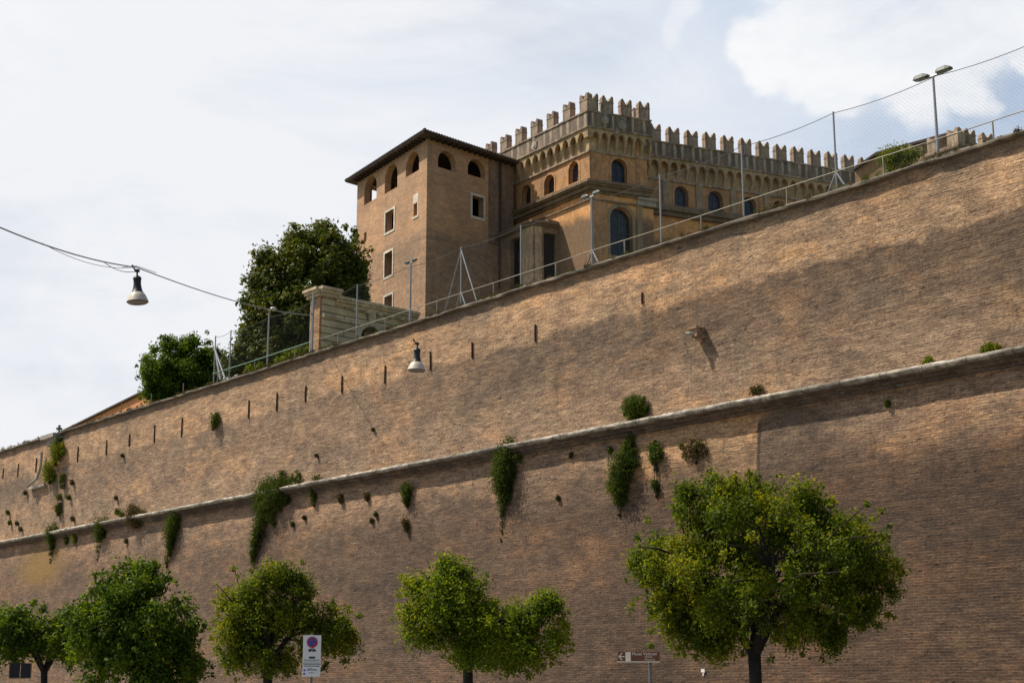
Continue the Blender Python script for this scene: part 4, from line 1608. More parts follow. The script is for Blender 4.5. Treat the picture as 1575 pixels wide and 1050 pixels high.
OF = -1.3
zF = W.z(1293, 170, OF)
fs_ = [W.s(x, OF) for x in (1293, 1153, 1025, 911, 810, 722, 632, 555, 482)]
fst = (fs_[-1] - fs_[0]) / 8
f0 = fs_[0]
slot = [f0 + fst * i for i in range(-5, 12)]
lamp_slots = {4: 1450, 8: 911, 11: 632, 14: 417}
fence = thing('net_fence', W.pt(slot[5], zRB, OF), 'tall see-through net fence on thin steel poles above the brick wall', 'fence')
base = None
for i, s in enumerate(slot[:15]):
    if i in lamp_slots: continue
    if base is None:
        mb = MB(); tube(mb, [W.pt(s, zRB, OF), W.pt(s, zF + .04, OF)], 0.030, 8)
        base = mb.build('pole', m_galv, fence, origin=W.pt(s, zRB, OF)); b0 = W.pt(s, zRB, OF)
    else:
        o = base.copy(); COL.objects.link(o); o.parent = fence
        o.location = Vector(base.location) + (W.pt(s, zRB, OF) - b0)
for x in (360, 337):
    s = W.s(x, OF)
    mb = MB(); tube(mb, [W.pt(s, zRB, OF), W.pt(s, zF + .04, OF)], 0.030, 8)
    mb.build('pole', m_galv, fence, origin=W.pt(s, zRB, OF))
sE = W.s(337, OF)
mb = MB()
pts = []
prev = None
sl_ = slot[:15] + [W.s(360, OF), sE]
for a, b in zip(sl_[:-1], sl_[1:]):
    for j in range(6):
        f = j / 6
        pts.append(W.pt(a + (b - a) * f, zF - 0.10 * 4 * f * (1 - f), OF))
pts.append(W.pt(sE, zF, OF))
tube(mb, pts, 0.010, 5)
m_wire = simple('dark_wire', (0.10, 0.10, 0.10), 0.6, 0.3, 0.2, 3)
mb.build('top_cable', m_wire, fence)
# the net itself: knotted mesh drawn by alpha on a sagging sheet
m, t, bs, out = new_mat('netting')
uv = UVV(t)
rot = MAPP(t, uv, (1, 1, 1), (0, 0, 0), (0, 0, R(45)))
sp = N(t, 'ShaderNodeSeparateXYZ'); t.links.new(rot, sp.inputs[0])
cell = 0.09
l1 = M(t, 'ABSOLUTE', M(t, 'SUBTRACT', M(t, 'FRACT', M(t, 'DIVIDE', sp.outputs[0], cell)), .5))
l2 = M(t, 'ABSOLUTE', M(t, 'SUBTRACT', M(t, 'FRACT', M(t, 'DIVIDE', sp.outputs[1], cell)), .5))
ln = M(t, 'GREATER_THAN', M(t, 'MAXIMUM', l1, l2), .488)
bs.inputs['Base Color'].default_value = (.03, .035, .04, 1)
t.links.new(ln, bs.inputs['Alpha'])
m_net = m
mb = MB()
vs, uvs, fs = [], [], []
rows = 5
ns = []
for a, b in zip(sl_[:-1], sl_[1:]):
    for j in range(4):
        ns.append((a + (b - a) * j / 4, j / 4))
ns.append((sE, 0))
for s, f in ns:
    for r_ in range(rows + 1):
        g_ = r_ / rows
        z = zRB + (zF - 0.10 * 4 * f * (1 - f) - zRB) * g_
        vs.append(W.pt(s, z, OF + .05 + 0.05 * math.sin(s * 1.7 + g_ * 3)))
        uvs.append((s, z))
for i in range(len(ns) - 1):
    for r_ in range(rows):
        fs.append((i * (rows + 1) + r_, i * (rows + 1) + r_ + 1, (i + 1) * (rows + 1) + r_ + 1, (i + 1) * (rows + 1) + r_))
mb.add(vs, fs, uvs)
mb.build('net', m_net, fence, fix=False)


def braces(s, zt, ds1, ds2, parent, name='brace', rad=.03, do=0.0):
    for d in (ds1, ds2):
        mb = MB()
        tube(mb, [W.pt(s, zt, OF), W.pt(s + d, zRB + .05, OF + do)], rad, 6)
        mb.build(name, m_galv, parent)


s = slot[5]; braces(s, W.z(1296, 262, OF), -.62, .62, fence)
s = slot[10]; braces(s, W.z(722, 380, OF), -1.25, 1.25, fence); braces(s, W.z(722, 444, OF), -.55, .55, fence)
s = slot[12]
s = sE; braces(s, W.z(337, 535, OF), -1.6, -.9, fence, rad=.05)
mb = MB(); tube(mb, [W.pt(sE, zF - .6, OF), W.pt(W.s(352, OF), zRB, OF)], .04, 6); mb.build('brace', m_galv, fence)
sb = slot[13]

m_lampg = simple('lamp_housing_grey', (0.13, 0.14, 0.13), 0.5, 0.3, 0.2, 4)
m_lens = simple('lamp_glass', (0.45, 0.48, 0.46), 0.25, 0, 0.1, 4)


def floodlight_pole(i, ytop, kind, label, hs=1.0):
    s = slot[i]
    x = lamp_slots[i]
    s = W.s(x + (4 if x == 1450 else 0), OF)
    zt = W.z(x, ytop, OF)
    b = W.pt(s, zRB, OF)
    t_ = thing('floodlight_pole', b, label, 'light pole', 'floodlight poles along the top of the wall')
    mb = MB(); tube(mb, [b, b + Vector((0, 0, (zt - zRB) * .5)), W.pt(s, zt, OF)], [.05, .042, .035], 8)
    mb.build('pole', m_galv, t_)
    top = W.pt(s, zt, OF)
    if kind == 'double':
        ax = W.u * .45
        n = Vector((W.n.x, W.n.y, 0)); u = Vector((W.u.x, W.u.y, 0))
        mb = MB(); tube(mb, [top - u * .62 * hs, top + u * .62 * hs], .028, 6); mb.build('crossarm', m_galv, t_)
        for d in (-1, 1):
            c = top + u * (.50 * d * hs) + Vector((0, 0, .06))
            mb = MB()
            vs = []
            for (a, w_, z0, z1) in [tuple(q * hs for q in r_) for r_ in ((-.30, .13, -.02, .05), (-.12, .17, -.03, .13), (.22, .17, -.03, .12), (.34, .12, -.02, .04))]:
                for sg in (-1, 1):
                    vs += [c + u * a * 1.0 + n * (w_ * sg) + Vector((0, 0, z0)), c + u * a + n * (w_ * .8 * sg) + Vector((0, 0, z1))]
            fs = []
            for k_ in range(3):
                q = k_ * 4
                fs += [(q, q + 1, q + 5, q + 4), (q + 2, q + 6, q + 7, q + 3), (q + 1, q + 3, q + 7, q + 5), (q, q + 4, q + 6, q + 2)]
            fs += [(0, 2, 3, 1), (12, 13, 15, 14)]
            mb.add(vs, fs)
            h = mb.build('floodlight', m_lampg, t_)
            mb = MB()
            mb.add([c + u * a * hs + n * b_ * hs + Vector((0, 0, -.034)) for a, b_ in ((-.2, -.11), (.24, -.11), (.24, .11), (-.2, .11))], [(0, 1, 2, 3)])
            mb.build('lens', m_lens, h, fix=False)
    else:
        n = Vector((W.n.x, W.n.y, 0)); u = Vector((W.u.x, W.u.y, 0))
        mb = MB(); tube(mb, [top - Vector((0, 0, .1)), top + Vector((0, 0, .1)) - u * .05, top + Vector((0, 0, .16)) - u * .25], .03, 6)
        mb.build('crossarm', m_galv, t_)
        c = top + Vector((0, 0, .15)) - u * .36
        mb = MB()
        lathe(mb, c, [(.02, .06), (.09, .05), (.15, .0), (.16, -.03), (.02, -.035)], 14)
        mb.build('floodlight', m_lampg if x != 417 else m_lens, t_, smooth='auto')
    if i == 8:
        braces(s, W.z(911, 385, OF), -.65, .65, t_)
    return t_


floodlight_pole(4, 112, 'double', 'tall floodlight pole with two heads against the cloud at the right', .75)
floodlight_pole(8, 302, 'double', 'floodlight pole with two heads in front of the big arched palace window', .6)
floodlight_pole(11, 404, 'double', 'floodlight pole with two small heads in front of the sunlit side of the brick tower', .5)
floodlight_pole(14, 480, 'single', 'lamp pole with one round head in front of the big dark tree')

# cable posts beside the gateway
mb = MB()
pz = W.z(485, 450, -.9)
ps = W.s(484, -.9)
tube(mb, [W.pt(ps, zRB, -.9), W.pt(ps, pz, -.9)], .05, 8)
tube(mb, [W.pt(ps, W.z(484, 482, -.9), -.9), W.pt(ps, W.z(484, 482, -.9), -.75)], .035, 6)
tag(mb.build('cable_post', m_galv, origin=W.pt(ps, zRB, -.9)), 'thin grey post against the gateway that the lamp cable is tied to', 'post')
CP = W.pt(ps, W.z(484, 482, -.75), -.75)

# little finial on the wall at the far left
s, z = W.hit(91, 661, -.4)
mb = MB()
tube(mb, [W.pt(s, Z_TOP + .2, -.4), W.pt(s, z + .1, -.4)], .05, 6)
lathe(mb, W.pt(s, z + .1, -.4), [(.02, -.12), (.18, -.05), (.2, .0), (.05, .06), (.1, .14), (.02, .2)], 10)
tag(mb.build('wall_finial', m_lampg, origin=W.pt(s, Z_TOP + .2, -.4)), 'tiny dark finial standing alone on the wall top at the far left', 'light')

# masonry spout with a hook on the wall
s, z = W.hit(1078, 515)
m_bk = brickwork('bracket_brick', None, WC, bump=.4)
bk = thing('wall_bracket', W.pt(s, z - .3, 0), 'small projecting bracket with a white spout casting a slanted shadow on the bricks', 'bracket')
mb = MB()
fbox(mb, W, s - .16, s + .12, z - .10, z + .14, -.05, .34)
fbox(mb, W, s - .19, s + .15, z + .143, z + .20, -.05, .40)
fbox(mb, W, s - .12, s + .08, z - .20, z - .103, -.05, .20)
mb.build('masonry_block', m_bk, bk)
mb = MB()
tube(mb, [W.pt(s + .02, z - .0, .32), W.pt(s + .08, z - .0, .42), W.pt(s + .20, z + .01, .45)], [.06, .055, .05], 8)
mb.build('spout', m_trav, bk)
HK = W.pt(s + .18, z + .02, .44)

# old drain with ledge at the far left
s, z = W.hit(84, 740)
s2, z2_ = W.hit(86, 672)
dr = thing('stone_drain', W.pt(s, z, 0), 'pale stone drain and ledge overgrown by two bushes near the left edge', 'drain')
mb = MB()
fbox(mb, W, s2 - .9, s2 + .9, z2_ - .12, z2_ + .1, -.05, .55)
fbox(mb, W, s2 - .7, s2 + .5, z2_ - .5, z2_ - .123, -.05, .3)
mb.build('ledge', m_trav, dr)
mb = MB()
tube(mb, [W.pt(W.s(90), W.z(90, 690), .2), W.pt(W.s(91), W.z(91, 712), .25), W.pt(W.s(88), W.z(88, 730), .3), W.pt(W.s(77), W.z(77, 742), .4)], .08, 8)
fbox(mb, W, W.s(97), W.s(74), W.z(85, 744), W.z(85, 741), -.05, .22)
mb.build('spout', m_trav, dr)

# ------------------------------------------------------------------ street lamps hung on cables
m_blk = simple('black_enamel', (0.018, 0.02, 0.022), 0.45, 0.1, 0.3, 6)
m_opal = simple('cream_lamp_shade', (0.62, 0.54, 0.42), 0.45, 0, 0.12, 6)
m_und = simple('grey_lamp_glass', (0.20, 0.18, 0.15), 0.3, 0, 0.25, 8)


def hanging_lamp(c, label, tilt_a):
    """c: point on the cable; lamp hangs below it"""
    ang = Matrix.Rotation(tilt_a, 3, 'Y')
    t_ = thing('hanging_street_lamp', c, label, 'street lamp', 'street lamps hung over the road')
    mb = MB()
    prof = [(.03, -.17), (.06, -.185), (.088, -.215), (.094, -.245), (.082, -.262), (.080, -.36), (.092, -.44), (.118, -.535), (.128, -.545), (.02, -.55)]
    lathe(mb, c, prof, 24, ang)
    mb.build('housing', m_blk, t_, smooth='auto')
    mb = MB()
    lathe(mb, c, [(.02, -.545), (.118, -.548), (.150, -.575), (.185, -.63), (.212, -.69), (.232, -.745), (.238, -.76), (.225, -.762), (.215, -.74), (.10, -.60)], 28, ang)
    mb.build('lamp_shade', m_opal, t_, smooth='auto')
    mb = MB()
    lathe(mb, c, [(.02, -.70), (.15, -.715), (.222, -.757), (.226, -.772), (.20, -.79), (.10, -.80), (.02, -.802)], 28, ang)
    mb.build('diffuser', m_und, t_, smooth='auto')
    mb = MB()
    tube(mb, [c + Vector((-.11, 0, .06)), c + Vector((-.05, 0, -.03)), c + ang @ Vector((0, 0, -.06))], .018, 6)
    tube(mb, [c + ang @ Vector((-.05, 0, -.05)), c + ang @ Vector((.05, 0, -.065))], .038, 8)
    tube(mb, [c + ang @ Vector((0, 0, -.05)), c + ang @ Vector((0, 0, -.19))], .02, 6)
    tube(mb, [c + Vector((-.12, 0, .05)), c + Vector((-.09, 0, .07))], .025, 6)
    mb.build('hanger', m_blk, t_)
    return t_


L1 = at(209.5, 411, 32.5)
hanging_lamp(L1 + Vector((.02, 0, -.02)), 'cream and black bell-shaped lamp hanging against the pale sky at the left', R(-4))
L2 = at(642, 525, 38.0)
hanging_lamp(L2, 'cream and black bell-shaped lamp hanging in front of the brick wall', R(1))


def sag(a, b, n, s_):
    return [a.lerp(b, i / n) - Vector((0, 0, s_ * 4 * (i / n) * (1 - i / n))) for i in range(n + 1)]


m_cab = simple('cable_black', (0.36, 0.36, 0.365), 0.7, 0, 0.2, 3)
PL_ = at(0, 350, 24.5)
PL2 = PL_ + (PL_ - L1) * 1.6 + Vector((0, 0, 1.0))
mb = MB()
pts = sag(PL2, PL_, 8, .05) + sag(PL_, L1, 12, .10)[1:] + sag(L1, CP, 16, .22)[1:]
tube(mb, pts, [.014] * 20 + [.014 + .004 * i / 17 for i in range(len(pts) - 20)], 5)
q0 = PL_.lerp(L1, .70) - Vector((0, 0, .08))
tube(mb, sag(q0, L1 + Vector((0, 0, -.09)), 8, .09), .008, 5)
q1 = L1.lerp(CP, .06)
tube(mb, [L1 + Vector((-.3, 0, .0)), L1 + Vector((0, 0, .03)), q1], .008, 5)
m2 = PL_.lerp(L1, .0)
tube(mb, sag(PL_.lerp(L1, .25) - Vector((0, 0, .06)), L1, 10, .16), .006, 5)
tag(mb.build('overhead_cable', m_cab, origin=CP), 'dark overhead cable carrying the left lamp from the sky to the gateway post', 'cable')
mb = MB()
far = W.pt(W.s(80), W.z(80, 672), .5)
tube(mb, sag(HK, L2 + Vector((-.1, 0, .05)), 12, .05) + sag(L2 + Vector((-.1, 0, .05)), far, 24, .5)[1:], .0045, 5)
m_cb2 = simple('weathered_cable', (0.22, 0.16, 0.12), 0.8, 0, 0.2, 3)
tag(mb.build('overhead_cable', m_cb2, origin=HK), 'very thin brown cable along the wall carrying the right lamp', 'cable')

# ------------------------------------------------------------------ trees
m_bark = simple('dark_bark', (0.024, 0.018, 0.014), 0.95, 0, 0.4, 6, 0.6)
lf_a = leafmat('street_leaves', [(0.022, 0.042, 0.005), (0.060, 0.105, 0.008), (0.15, 0.19, 0.010), (0.31, 0.30, 0.015)], 0.47)
lf_b = leafmat('bright_leaves', [(0.030, 0.060, 0.006), (0.080, 0.14, 0.010), (0.17, 0.23, 0.012), (0.30, 0.32, 0.016)], 0.48)
lf_c = leafmat('dense_leaves', [(0.016, 0.038, 0.006), (0.045, 0.092, 0.009), (0.11, 0.185, 0.012), (0.21, 0.28, 0.014)], 0.45)
lf_m = leafmat('magnolia_leaves', [(0.022, 0.042, 0.008), (0.060, 0.095, 0.012), (0.13, 0.15, 0.020), (0.22, 0.19, 0.035)], 0.28, 0.45)
lf_o = leafmat('round_tree_leaves', [(0.022, 0.05, 0.006), (0.05, 0.10, 0.008), (0.10, 0.17, 0.010), (0.17, 0.25, 0.014)], 0.42)
lf_v = leafmat('wall_plant_leaves', [(0.022, 0.040, 0.008), (0.040, 0.070, 0.010), (0.07, 0.105, 0.014), (0.12, 0.15, 0.022)], 0.35, 0.75)
lf_d = leafmat('dry_plant_leaves', [(0.06, 0.045, 0.025), (0.09, 0.07, 0.035), (0.12, 0.09, 0.04), (0.13, 0.12, 0.04)], 0.2, 0.8)


def tree(name, label, cat, group, lobes, dist, trunk_px, fork_y, leaf, count, lmat, seed, ground=0.0, clump=0.42, nclump=90, tr=.16,
         depth=0.9, aspect=.5, nbranch=26, fill=.35, up=.35, hollow=.5, sprig=.5):
    """lobes: (cx, cy, rx, ry) in photo px, put at their own distance as real volumes"""
    rg = random.Random(seed)
    k = FPX * math.hypot(1, 0) / (dist)              # px per metre, roughly
    fork = at(trunk_px, fork_y, dist)
    base = Vector((fork.x, fork.y, ground))
    t_ = thing(name, base, label, cat, group)
    clumps = []
    tot = sum(l[2] * l[3] for l in lobes)
    for (cx, cy, rx, ry) in lobes:
        c = at(cx, cy, dist)
        ax, az_ = rx / k, ry / k
        n_ = max(6, int(nclump * rx * ry / tot))
        for i in range(n_):
            while True:
                v = Vector((rg.uniform(-1, 1), rg.uniform(-1, 1), rg.uniform(-1, 1)))
                if v.length <= 1: break
            if rg.random() > fill:
                v = v.normalized() * rg.uniform(.72, .98)
            cr = clump * rg.uniform(.45, 1.45)
            p = c + Vector((v.x * (ax - cr * .6), v.y * (ax * depth - cr * .6), v.z * (az_ - cr * .6)))
            clumps.append((p, cr))
        for i in range(int(n_ * sprig)):
            v = Vector((rg.gauss(0, 1), rg.gauss(0, 1), rg.gauss(0, 1))).normalized() * rg.uniform(.96, 1.13)
            clumps.append((c + Vector((v.x * ax, v.y * ax * depth, v.z * az_)), clump * rg.uniform(.22, .45)))
    foliage('crown', clumps, count, leaf, lmat, t_, seed=seed, aspect=aspect, up=up, hollow=hollow, droop=.3)
    mb = MB()
    lean = Vector((rg.uniform(-.1, .1), rg.uniform(-.1, .1), 0))
    tube(mb, [base - Vector((0, 0, .05)), base.lerp(fork, .25) + lean * .3, base.lerp(fork, .6) + lean * .5, fork], [tr * 1.35, tr * 1.02, tr * .92, tr * .95], 12)
    pick = rg.sample(clumps, min(nbranch, len(clumps)))
    nb = 4
    mains = []
    crown_c = sum((c[0] for c in clumps), Vector()) / len(clumps)
    for i in range(nb):
        a = i * 2 * math.pi / nb + rg.uniform(-.3, .3)
        ln = (crown_c.z - fork.z) * rg.uniform(.7, 1.05) + .2
        e = fork + Vector((math.cos(a) * ln * .75, math.sin(a) * ln * .6, ln))
        mid = fork.lerp(e, .5) + Vector((rg.uniform(-.1, .1), rg.uniform(-.1, .1), .05))
        tube(mb, [fork - Vector((0, 0, .12)), mid, e], [tr * .72, tr * .5, tr * .3], 8)
        mains.append((mid, e))
    for p, cr in pick:
        mid, e = min(mains, key=lambda q: (q[1] - p).length)
        st = mid.lerp(e, rg.uniform(.0, 1))
        m_ = st.lerp(p, .55) + Vector((rg.uniform(-.15, .15), rg.uniform(-.15, .15), rg.uniform(0, .2)))
        tube(mb, [st, m_, p], [tr * .26, tr * .15, tr * .06], 5, cap=False)
    mb.build('trunk', m_bark, t_, smooth=True, fix=False)
    return t_


DT = 24.6
G1 = 'street trees in front of the wall'
tree('street_tree', 'largest street tree with broad olive-green crown and forked dark trunk at the right', 'tree', G1,
     [(1175, 868, 205, 128), (1160, 800, 118, 78), (1075, 900, 105, 95), (1285, 890, 100, 88), (1185, 930, 170, 72), (1130, 765, 60, 42), (1290, 820, 60, 45), (1040, 960, 45, 62), (1010, 865, 42, 22),
      (1270, 975, 45, 35), (1100, 985, 40, 30), (1330, 940, 34, 30), (1060, 760, 22, 16)],
     hit_d(1160, DT), 1160, 1000, .085, 105000, lf_a, 11, clump=.31, nclump=340, tr=.145, nbranch=110, depth=.85, sprig=.8)
tree('street_tree', 'two-lobed bright green street tree left of the brown direction sign', 'tree', G1,
     [(693, 925, 72, 58), (650, 955, 48, 45), (830, 968, 52, 55), (745, 965, 80, 50), (715, 895, 42, 34), (845, 930, 22, 26), (765, 1005, 85, 36), (640, 900, 22, 22), (688, 873, 10, 16)],
     hit_d(720, DT), 719, 1012, .095, 46000, lf_b, 12, clump=.34, nclump=200, tr=.14, nbranch=50, depth=.9)
tree('street_tree', 'street tree right behind the white parking sign', 'tree', G1,
     [(415, 920, 74, 70), (372, 950, 56, 62), (505, 970, 46, 48), (445, 975, 80, 62), (440, 890, 34, 30), (357, 985, 36, 45), (400, 1015, 60, 32), (530, 985, 22, 28)],
     hit_d(412, DT), 413, 1018, .105, 46000, lf_a, 13, clump=.38, nclump=190, tr=.16, nbranch=50, depth=.9)
tree('street_tree', 'densest and darkest street tree, cone-shaped, second from the left edge', 'tree', G1,
     [(212, 965, 92, 78), (205, 905, 58, 48), (150, 970, 55, 60), (270, 1000, 50, 58), (210, 1025, 105, 60), (222, 878, 26, 26), (120, 950, 30, 30)],
     hit_d(215, DT), 215, 1044, .15, 44000, lf_c, 14, clump=.48, nclump=210, tr=.2, nbranch=20, depth=.9, fill=.6)
tree('street_tree', 'low street tree at the bottom left corner with thin forked trunk', 'tree', G1,
     [(60, 965, 62, 40), (15, 975, 50, 46), (100, 980, 34, 42), (-50, 980, 50, 50), (60, 995, 70, 24)],
     hit_d(75, DT), 68, 1030, .17, 15000, lf_c, 15, clump=.5, nclump=90, tr=.15, nbranch=30, depth=.8)

# trees behind the wall
mg = hit_d(470, D + 9)
gp = at(470, 560, mg)
tree('magnolia_tree', 'large dark magnolia with coarse clustered leaves beside the brick tower', 'tree', None,
     [(470, 440, 92, 74), (492, 388, 66, 50), (425, 470, 58, 66), (532, 412, 42, 52), (470, 500, 105, 62), (440, 540, 78, 54), (405, 520, 42, 50), (545, 450, 22, 30), (405, 560, 40, 30), (385, 520, 14, 14), (355, 562, 14, 16), (370, 555, 14, 20), (400, 432, 16, 18), (410, 400, 10, 10), (498, 352, 16, 12)],
     mg, 470, 560, .25, 75000, lf_m, 21, ground=hill_z(gp.x, gp.y) - 1, clump=.60, nclump=330, tr=.35, nbranch=60, aspect=.45, fill=.5, hollow=.4, up=.6)
rg_ = hit_d(278, D + 5)
gp = at(278, 600, rg_)
tree('round_tree', 'small round bright green tree peeping over the wall left of the net fence', 'tree', None,
     [(280, 564, 68, 54), (250, 585, 40, 46), (322, 560, 28, 40), (290, 580, 60, 50), (300, 600, 50, 40), (240, 610, 26, 18), (270, 535, 34, 20)],
     rg_, 278, 630, .17, 42000, lf_o, 22, ground=hill_z(gp.x, gp.y) - 1, clump=.42, nclump=220, tr=.25, nbranch=20, fill=.5, sprig=.15)
# shrubs by the far garden house
gx = at(1385, 245, 90)
foliage_s = [(at(x, y, 90), r_) for x, y, r_ in ((1368, 240, .7), (1385, 238, .8), (1400, 240, .6), (1390, 250, .9), (1412, 236, .45), (1372, 252, .7), (1357, 245, .4))]
tag(foliage('shrub', foliage_s, 3500, .14, lf_a, origin=gx - Vector((0, 0, 1.5)), seed=31), 'green shrub in front of the low orange garden house', 'shrub')
gx = at(452, 545, hit_d(452, D + 2.4))
dW = hit_d(452, D + 2.4)
tag(foliage('shrub', [(at(x, y, dW), r_) for x, y, r_ in ((430, 556, .3), (445, 548, .35), (460, 543, .35), (473, 540, .25), (400, 566, .28), (385, 570, .3))], 1800, .12, lf_a, origin=gx, seed=32),
    'low weedy shrub under the green handrail', 'shrub')

# ------------------------------------------------------------------ plants growing out of the wall
def wall_plant(label, blobs, count, mat=lf_v, leaf=.075, name='wall_plant', grp='plants rooted in the brick wall', out=.10, seed=None):
    """blobs: (x, y, r) in photo px on the wall"""
    cl = []
    for x, y, r_ in blobs:
        s, z = W.hit(x, y)
        o = (max(0, Z_LW - z) * BAT) + .02
        s, z = W.hit(x, y, o)
        p = W.pt(s, z, o)
        px_m = FPX / p.length
        rr = r_ / px_m
        rr *= 1.12
        cl.append((W.pt(s, z, o + .02 + rr * .55), rr))
    if count >= 400:
        rgq = random.Random(count + 3)
        for c_, r_ in list(cl):
            for q in range(4):
                a = rgq.uniform(0, 6.28)
                k_ = rgq.uniform(.8, 1.25)
                p_ = c_ + Vector((W.u.x, W.u.y, 0)) * (math.cos(a) * r_ * k_) + Vector((0, 0, math.sin(a) * r_ * k_ - .05)) - Vector((W.n.x, W.n.y, 0)) * r_ * .25
                cl.append((p_, r_ * rgq.uniform(.22, .5)))
    org = W.pt(*W.hit(blobs[0][0], blobs[0][1]), 0)
    o = foliage(name, cl, int(count * 2.6), leaf * 1.25, mat, origin=org, seed=seed or (len(label) * 7 + count), up=.1, hollow=.45, aspect=.35, droop=.9)
    if count >= 400:
        rgp = random.Random(count)
        sb = MB()
        for q in range(5):
            c0, r0 = cl[0]; c1, r1 = rgp.choice(cl)
            e = c1 + Vector((rgp.uniform(-.2, .2), rgp.uniform(-.2, .2), -r1 * rgp.uniform(.8, 1.6)))
            tube(sb, [c0 - Vector((W.n.x, W.n.y, 0)) * r0 * .5, c0.lerp(c1, .5) + Vector((0, 0, .04)), c1, e], [.016, .013, .01, .004], 5, cap=False)
        sb.build('stem', m_bark, o, fix=False)
        low = min(cl, key=lambda q: q[0].z)
        foliage('dry_growth', [(low[0] - Vector((0, 0, low[1] * .4)), min(.3, low[1] * .9))], int(count * .2) + 120, leaf, lf_d, parent=o, seed=count, up=0, aspect=.25, droop=1.2)
    return tag(o, label, 'wall plant', grp)


def trail(x0, y0, x1, y1, r0, r1, n):
    return [(x0 + (x1 - x0) * i / (n - 1) + random.uniform(-1, 1) * r0 * .2, y0 + (y1 - y0) * i / (n - 1), r0 + (r1 - r0) * i / (n - 1)) for i in range(n)]


wall_plant('round green tuft sitting on the string course above the longest hanging plant', [(980, 627, 15), (974, 620, 10), (988, 622, 11), (984, 634, 11), (970, 632, 8), (976, 645, 6)], 1700)
wall_plant('long green plant hanging below the string course left of the big right tree', trail(976, 662, 970, 690, 6, 9, 4) + trail(972, 690, 966, 705, 9, 14, 3) + trail(964, 715, 958, 752, 20, 15, 6) + trail(958, 752, 955, 785, 10, 3, 4), 3000)
wall_plant('small green tuft with a sparse trail right of the longest hanging plant', [(1012, 692, 11), (1015, 700, 10), (1008, 706, 6), (1011, 722, 4), (1010, 745, 7), (1013, 752, 5)], 800)
wall_plant('hanging green plant tapering to a point, directly above the two-lobed tree', trail(790, 695, 783, 735, 17, 18, 5) + trail(780, 745, 776, 785, 15, 5, 5) + trail(775, 790, 772, 828, 4, 1.5, 4), 3000)
wall_plant('biggest ivy mass draped over the string course above the parking sign', [(440, 742, 13), (458, 738, 10), (425, 750, 18), (410, 762, 14), (432, 765, 17), (418, 780, 15), (440, 755, 14), (403, 780, 10), (408, 800, 12), (422, 795, 9)] + trail(402, 812, 394, 850, 11, 6, 5) + trail(394, 852, 388, 876, 6, 3, 3), 6500)
wall_plant('small green tuft just right of the biggest ivy mass', trail(490, 738, 484, 768, 7, 6, 4), 500)
wall_plant('oval green tuft alone below the string course above the two-lobed tree left side', [(630, 752, 9), (630, 762, 9), (629, 768, 6)], 600)
wall_plant('small dark brown tuft under the oval green tuft', [(627, 803, 6), (628, 812, 5)], 260, lf_d)
wall_plant('small brown dry tuft below the string course right of the ivy', [(526, 764, 5.5), (527, 770, 4)], 220, lf_d)
wall_plant('tiny brown dry tuft midway between ivy and oval tuft', [(567, 762, 4.5), (567, 768, 3)], 160, lf_d)
wall_plant('long narrow green plant hanging above the densest dark street tree', trail(275, 797, 272, 815, 11, 12, 3) + trail(268, 822, 258, 866, 10, 3, 7), 1900)
wall_plant('brown dry bush on the string course left of the narrow green plant', [(213, 787, 13), (210, 797, 12), (215, 805, 10), (220, 792, 9)], 1500, lf_d)
wall_plant('tapering green tuft hanging below a grassy string course, third from left', trail(163, 805, 157, 825, 12, 9, 4) + trail(155, 832, 150, 856, 5, 2, 4), 1100)
wall_plant('tapering green tuft under the string course nearest the left edge', trail(84, 815, 84, 828, 10, 9, 3) + trail(83, 835, 79, 860, 6, 2, 4), 1000)
wall_plant('upper bush on the stone drain', [(94, 685, 10), (95, 695, 12), (92, 703, 9)], 1200, lf_a)
wall_plant('lower bush on the stone drain', [(82, 718, 10), (80, 727, 10), (84, 733, 7)], 1100, lf_a)
wall_plant('small dark tuft right below the stone drain', trail(101, 733, 99, 748, 6, 4, 3), 300)
wall_plant('small green tuft halfway between the stone drain and the string course', [(93, 780, 6), (94, 785, 5)], 420)
wall_plant('small dark tuft hanging at the foot of a rusty bar in the upper wall', [(335, 643, 7), (334, 652, 6)], 420, lf_v)
wall_plant('grassy tuft on top of the string course between two hanging tufts', [(184, 787, 5), (190, 791, 4)], 200)
wall_plant('thin dark tuft under the string course beside the leftmost hanging tuft', [(105, 828, 4), (104, 834, 3)], 140)
wall_plant('thin pale tuft under the string course, second beside the leftmost hanging tuft', [(118, 824, 5), (117, 832, 4)], 180, lf_a)
wall_plant('sparse brown dry plant left above the big right tree', [(1066, 690, 12), (1080, 684, 9), (1072, 700, 8), (1086, 696, 6)], 420, lf_d)
wall_plant('low tuft growing on the string course at the far right', [(1525, 537, 8), (1517, 540, 6), (1535, 536, 6)], 600, lf_a)
wall_plant('faint dry grass on the string course right of centre', [(1163, 602, 7), (1172, 599, 6)], 160, lf_d)
wall_plant('faint grassy tuft on the string course near the far right', [(1432, 556, 6), (1425, 560, 4)], 200, lf_a)
dots = [(14, 787, 3), (41, 757, 3), (17, 803, 3), (28, 804, 3), (34, 813, 3), (113, 741, 3.5), (108, 764, 3.5), (114, 797, 3.5), (94, 763, 5), (196, 831, 3), (1050, 686, 3), (470, 795, 3), (452, 805, 3),
        (880, 700, 3), (940, 692, 3.5), (860, 765, 3), (580, 790, 3), (574, 800, 3), (1367, 620, 4), (180, 765, 2.5), (190, 700, 2.5), (488, 700, 2), (575, 660, 2)]
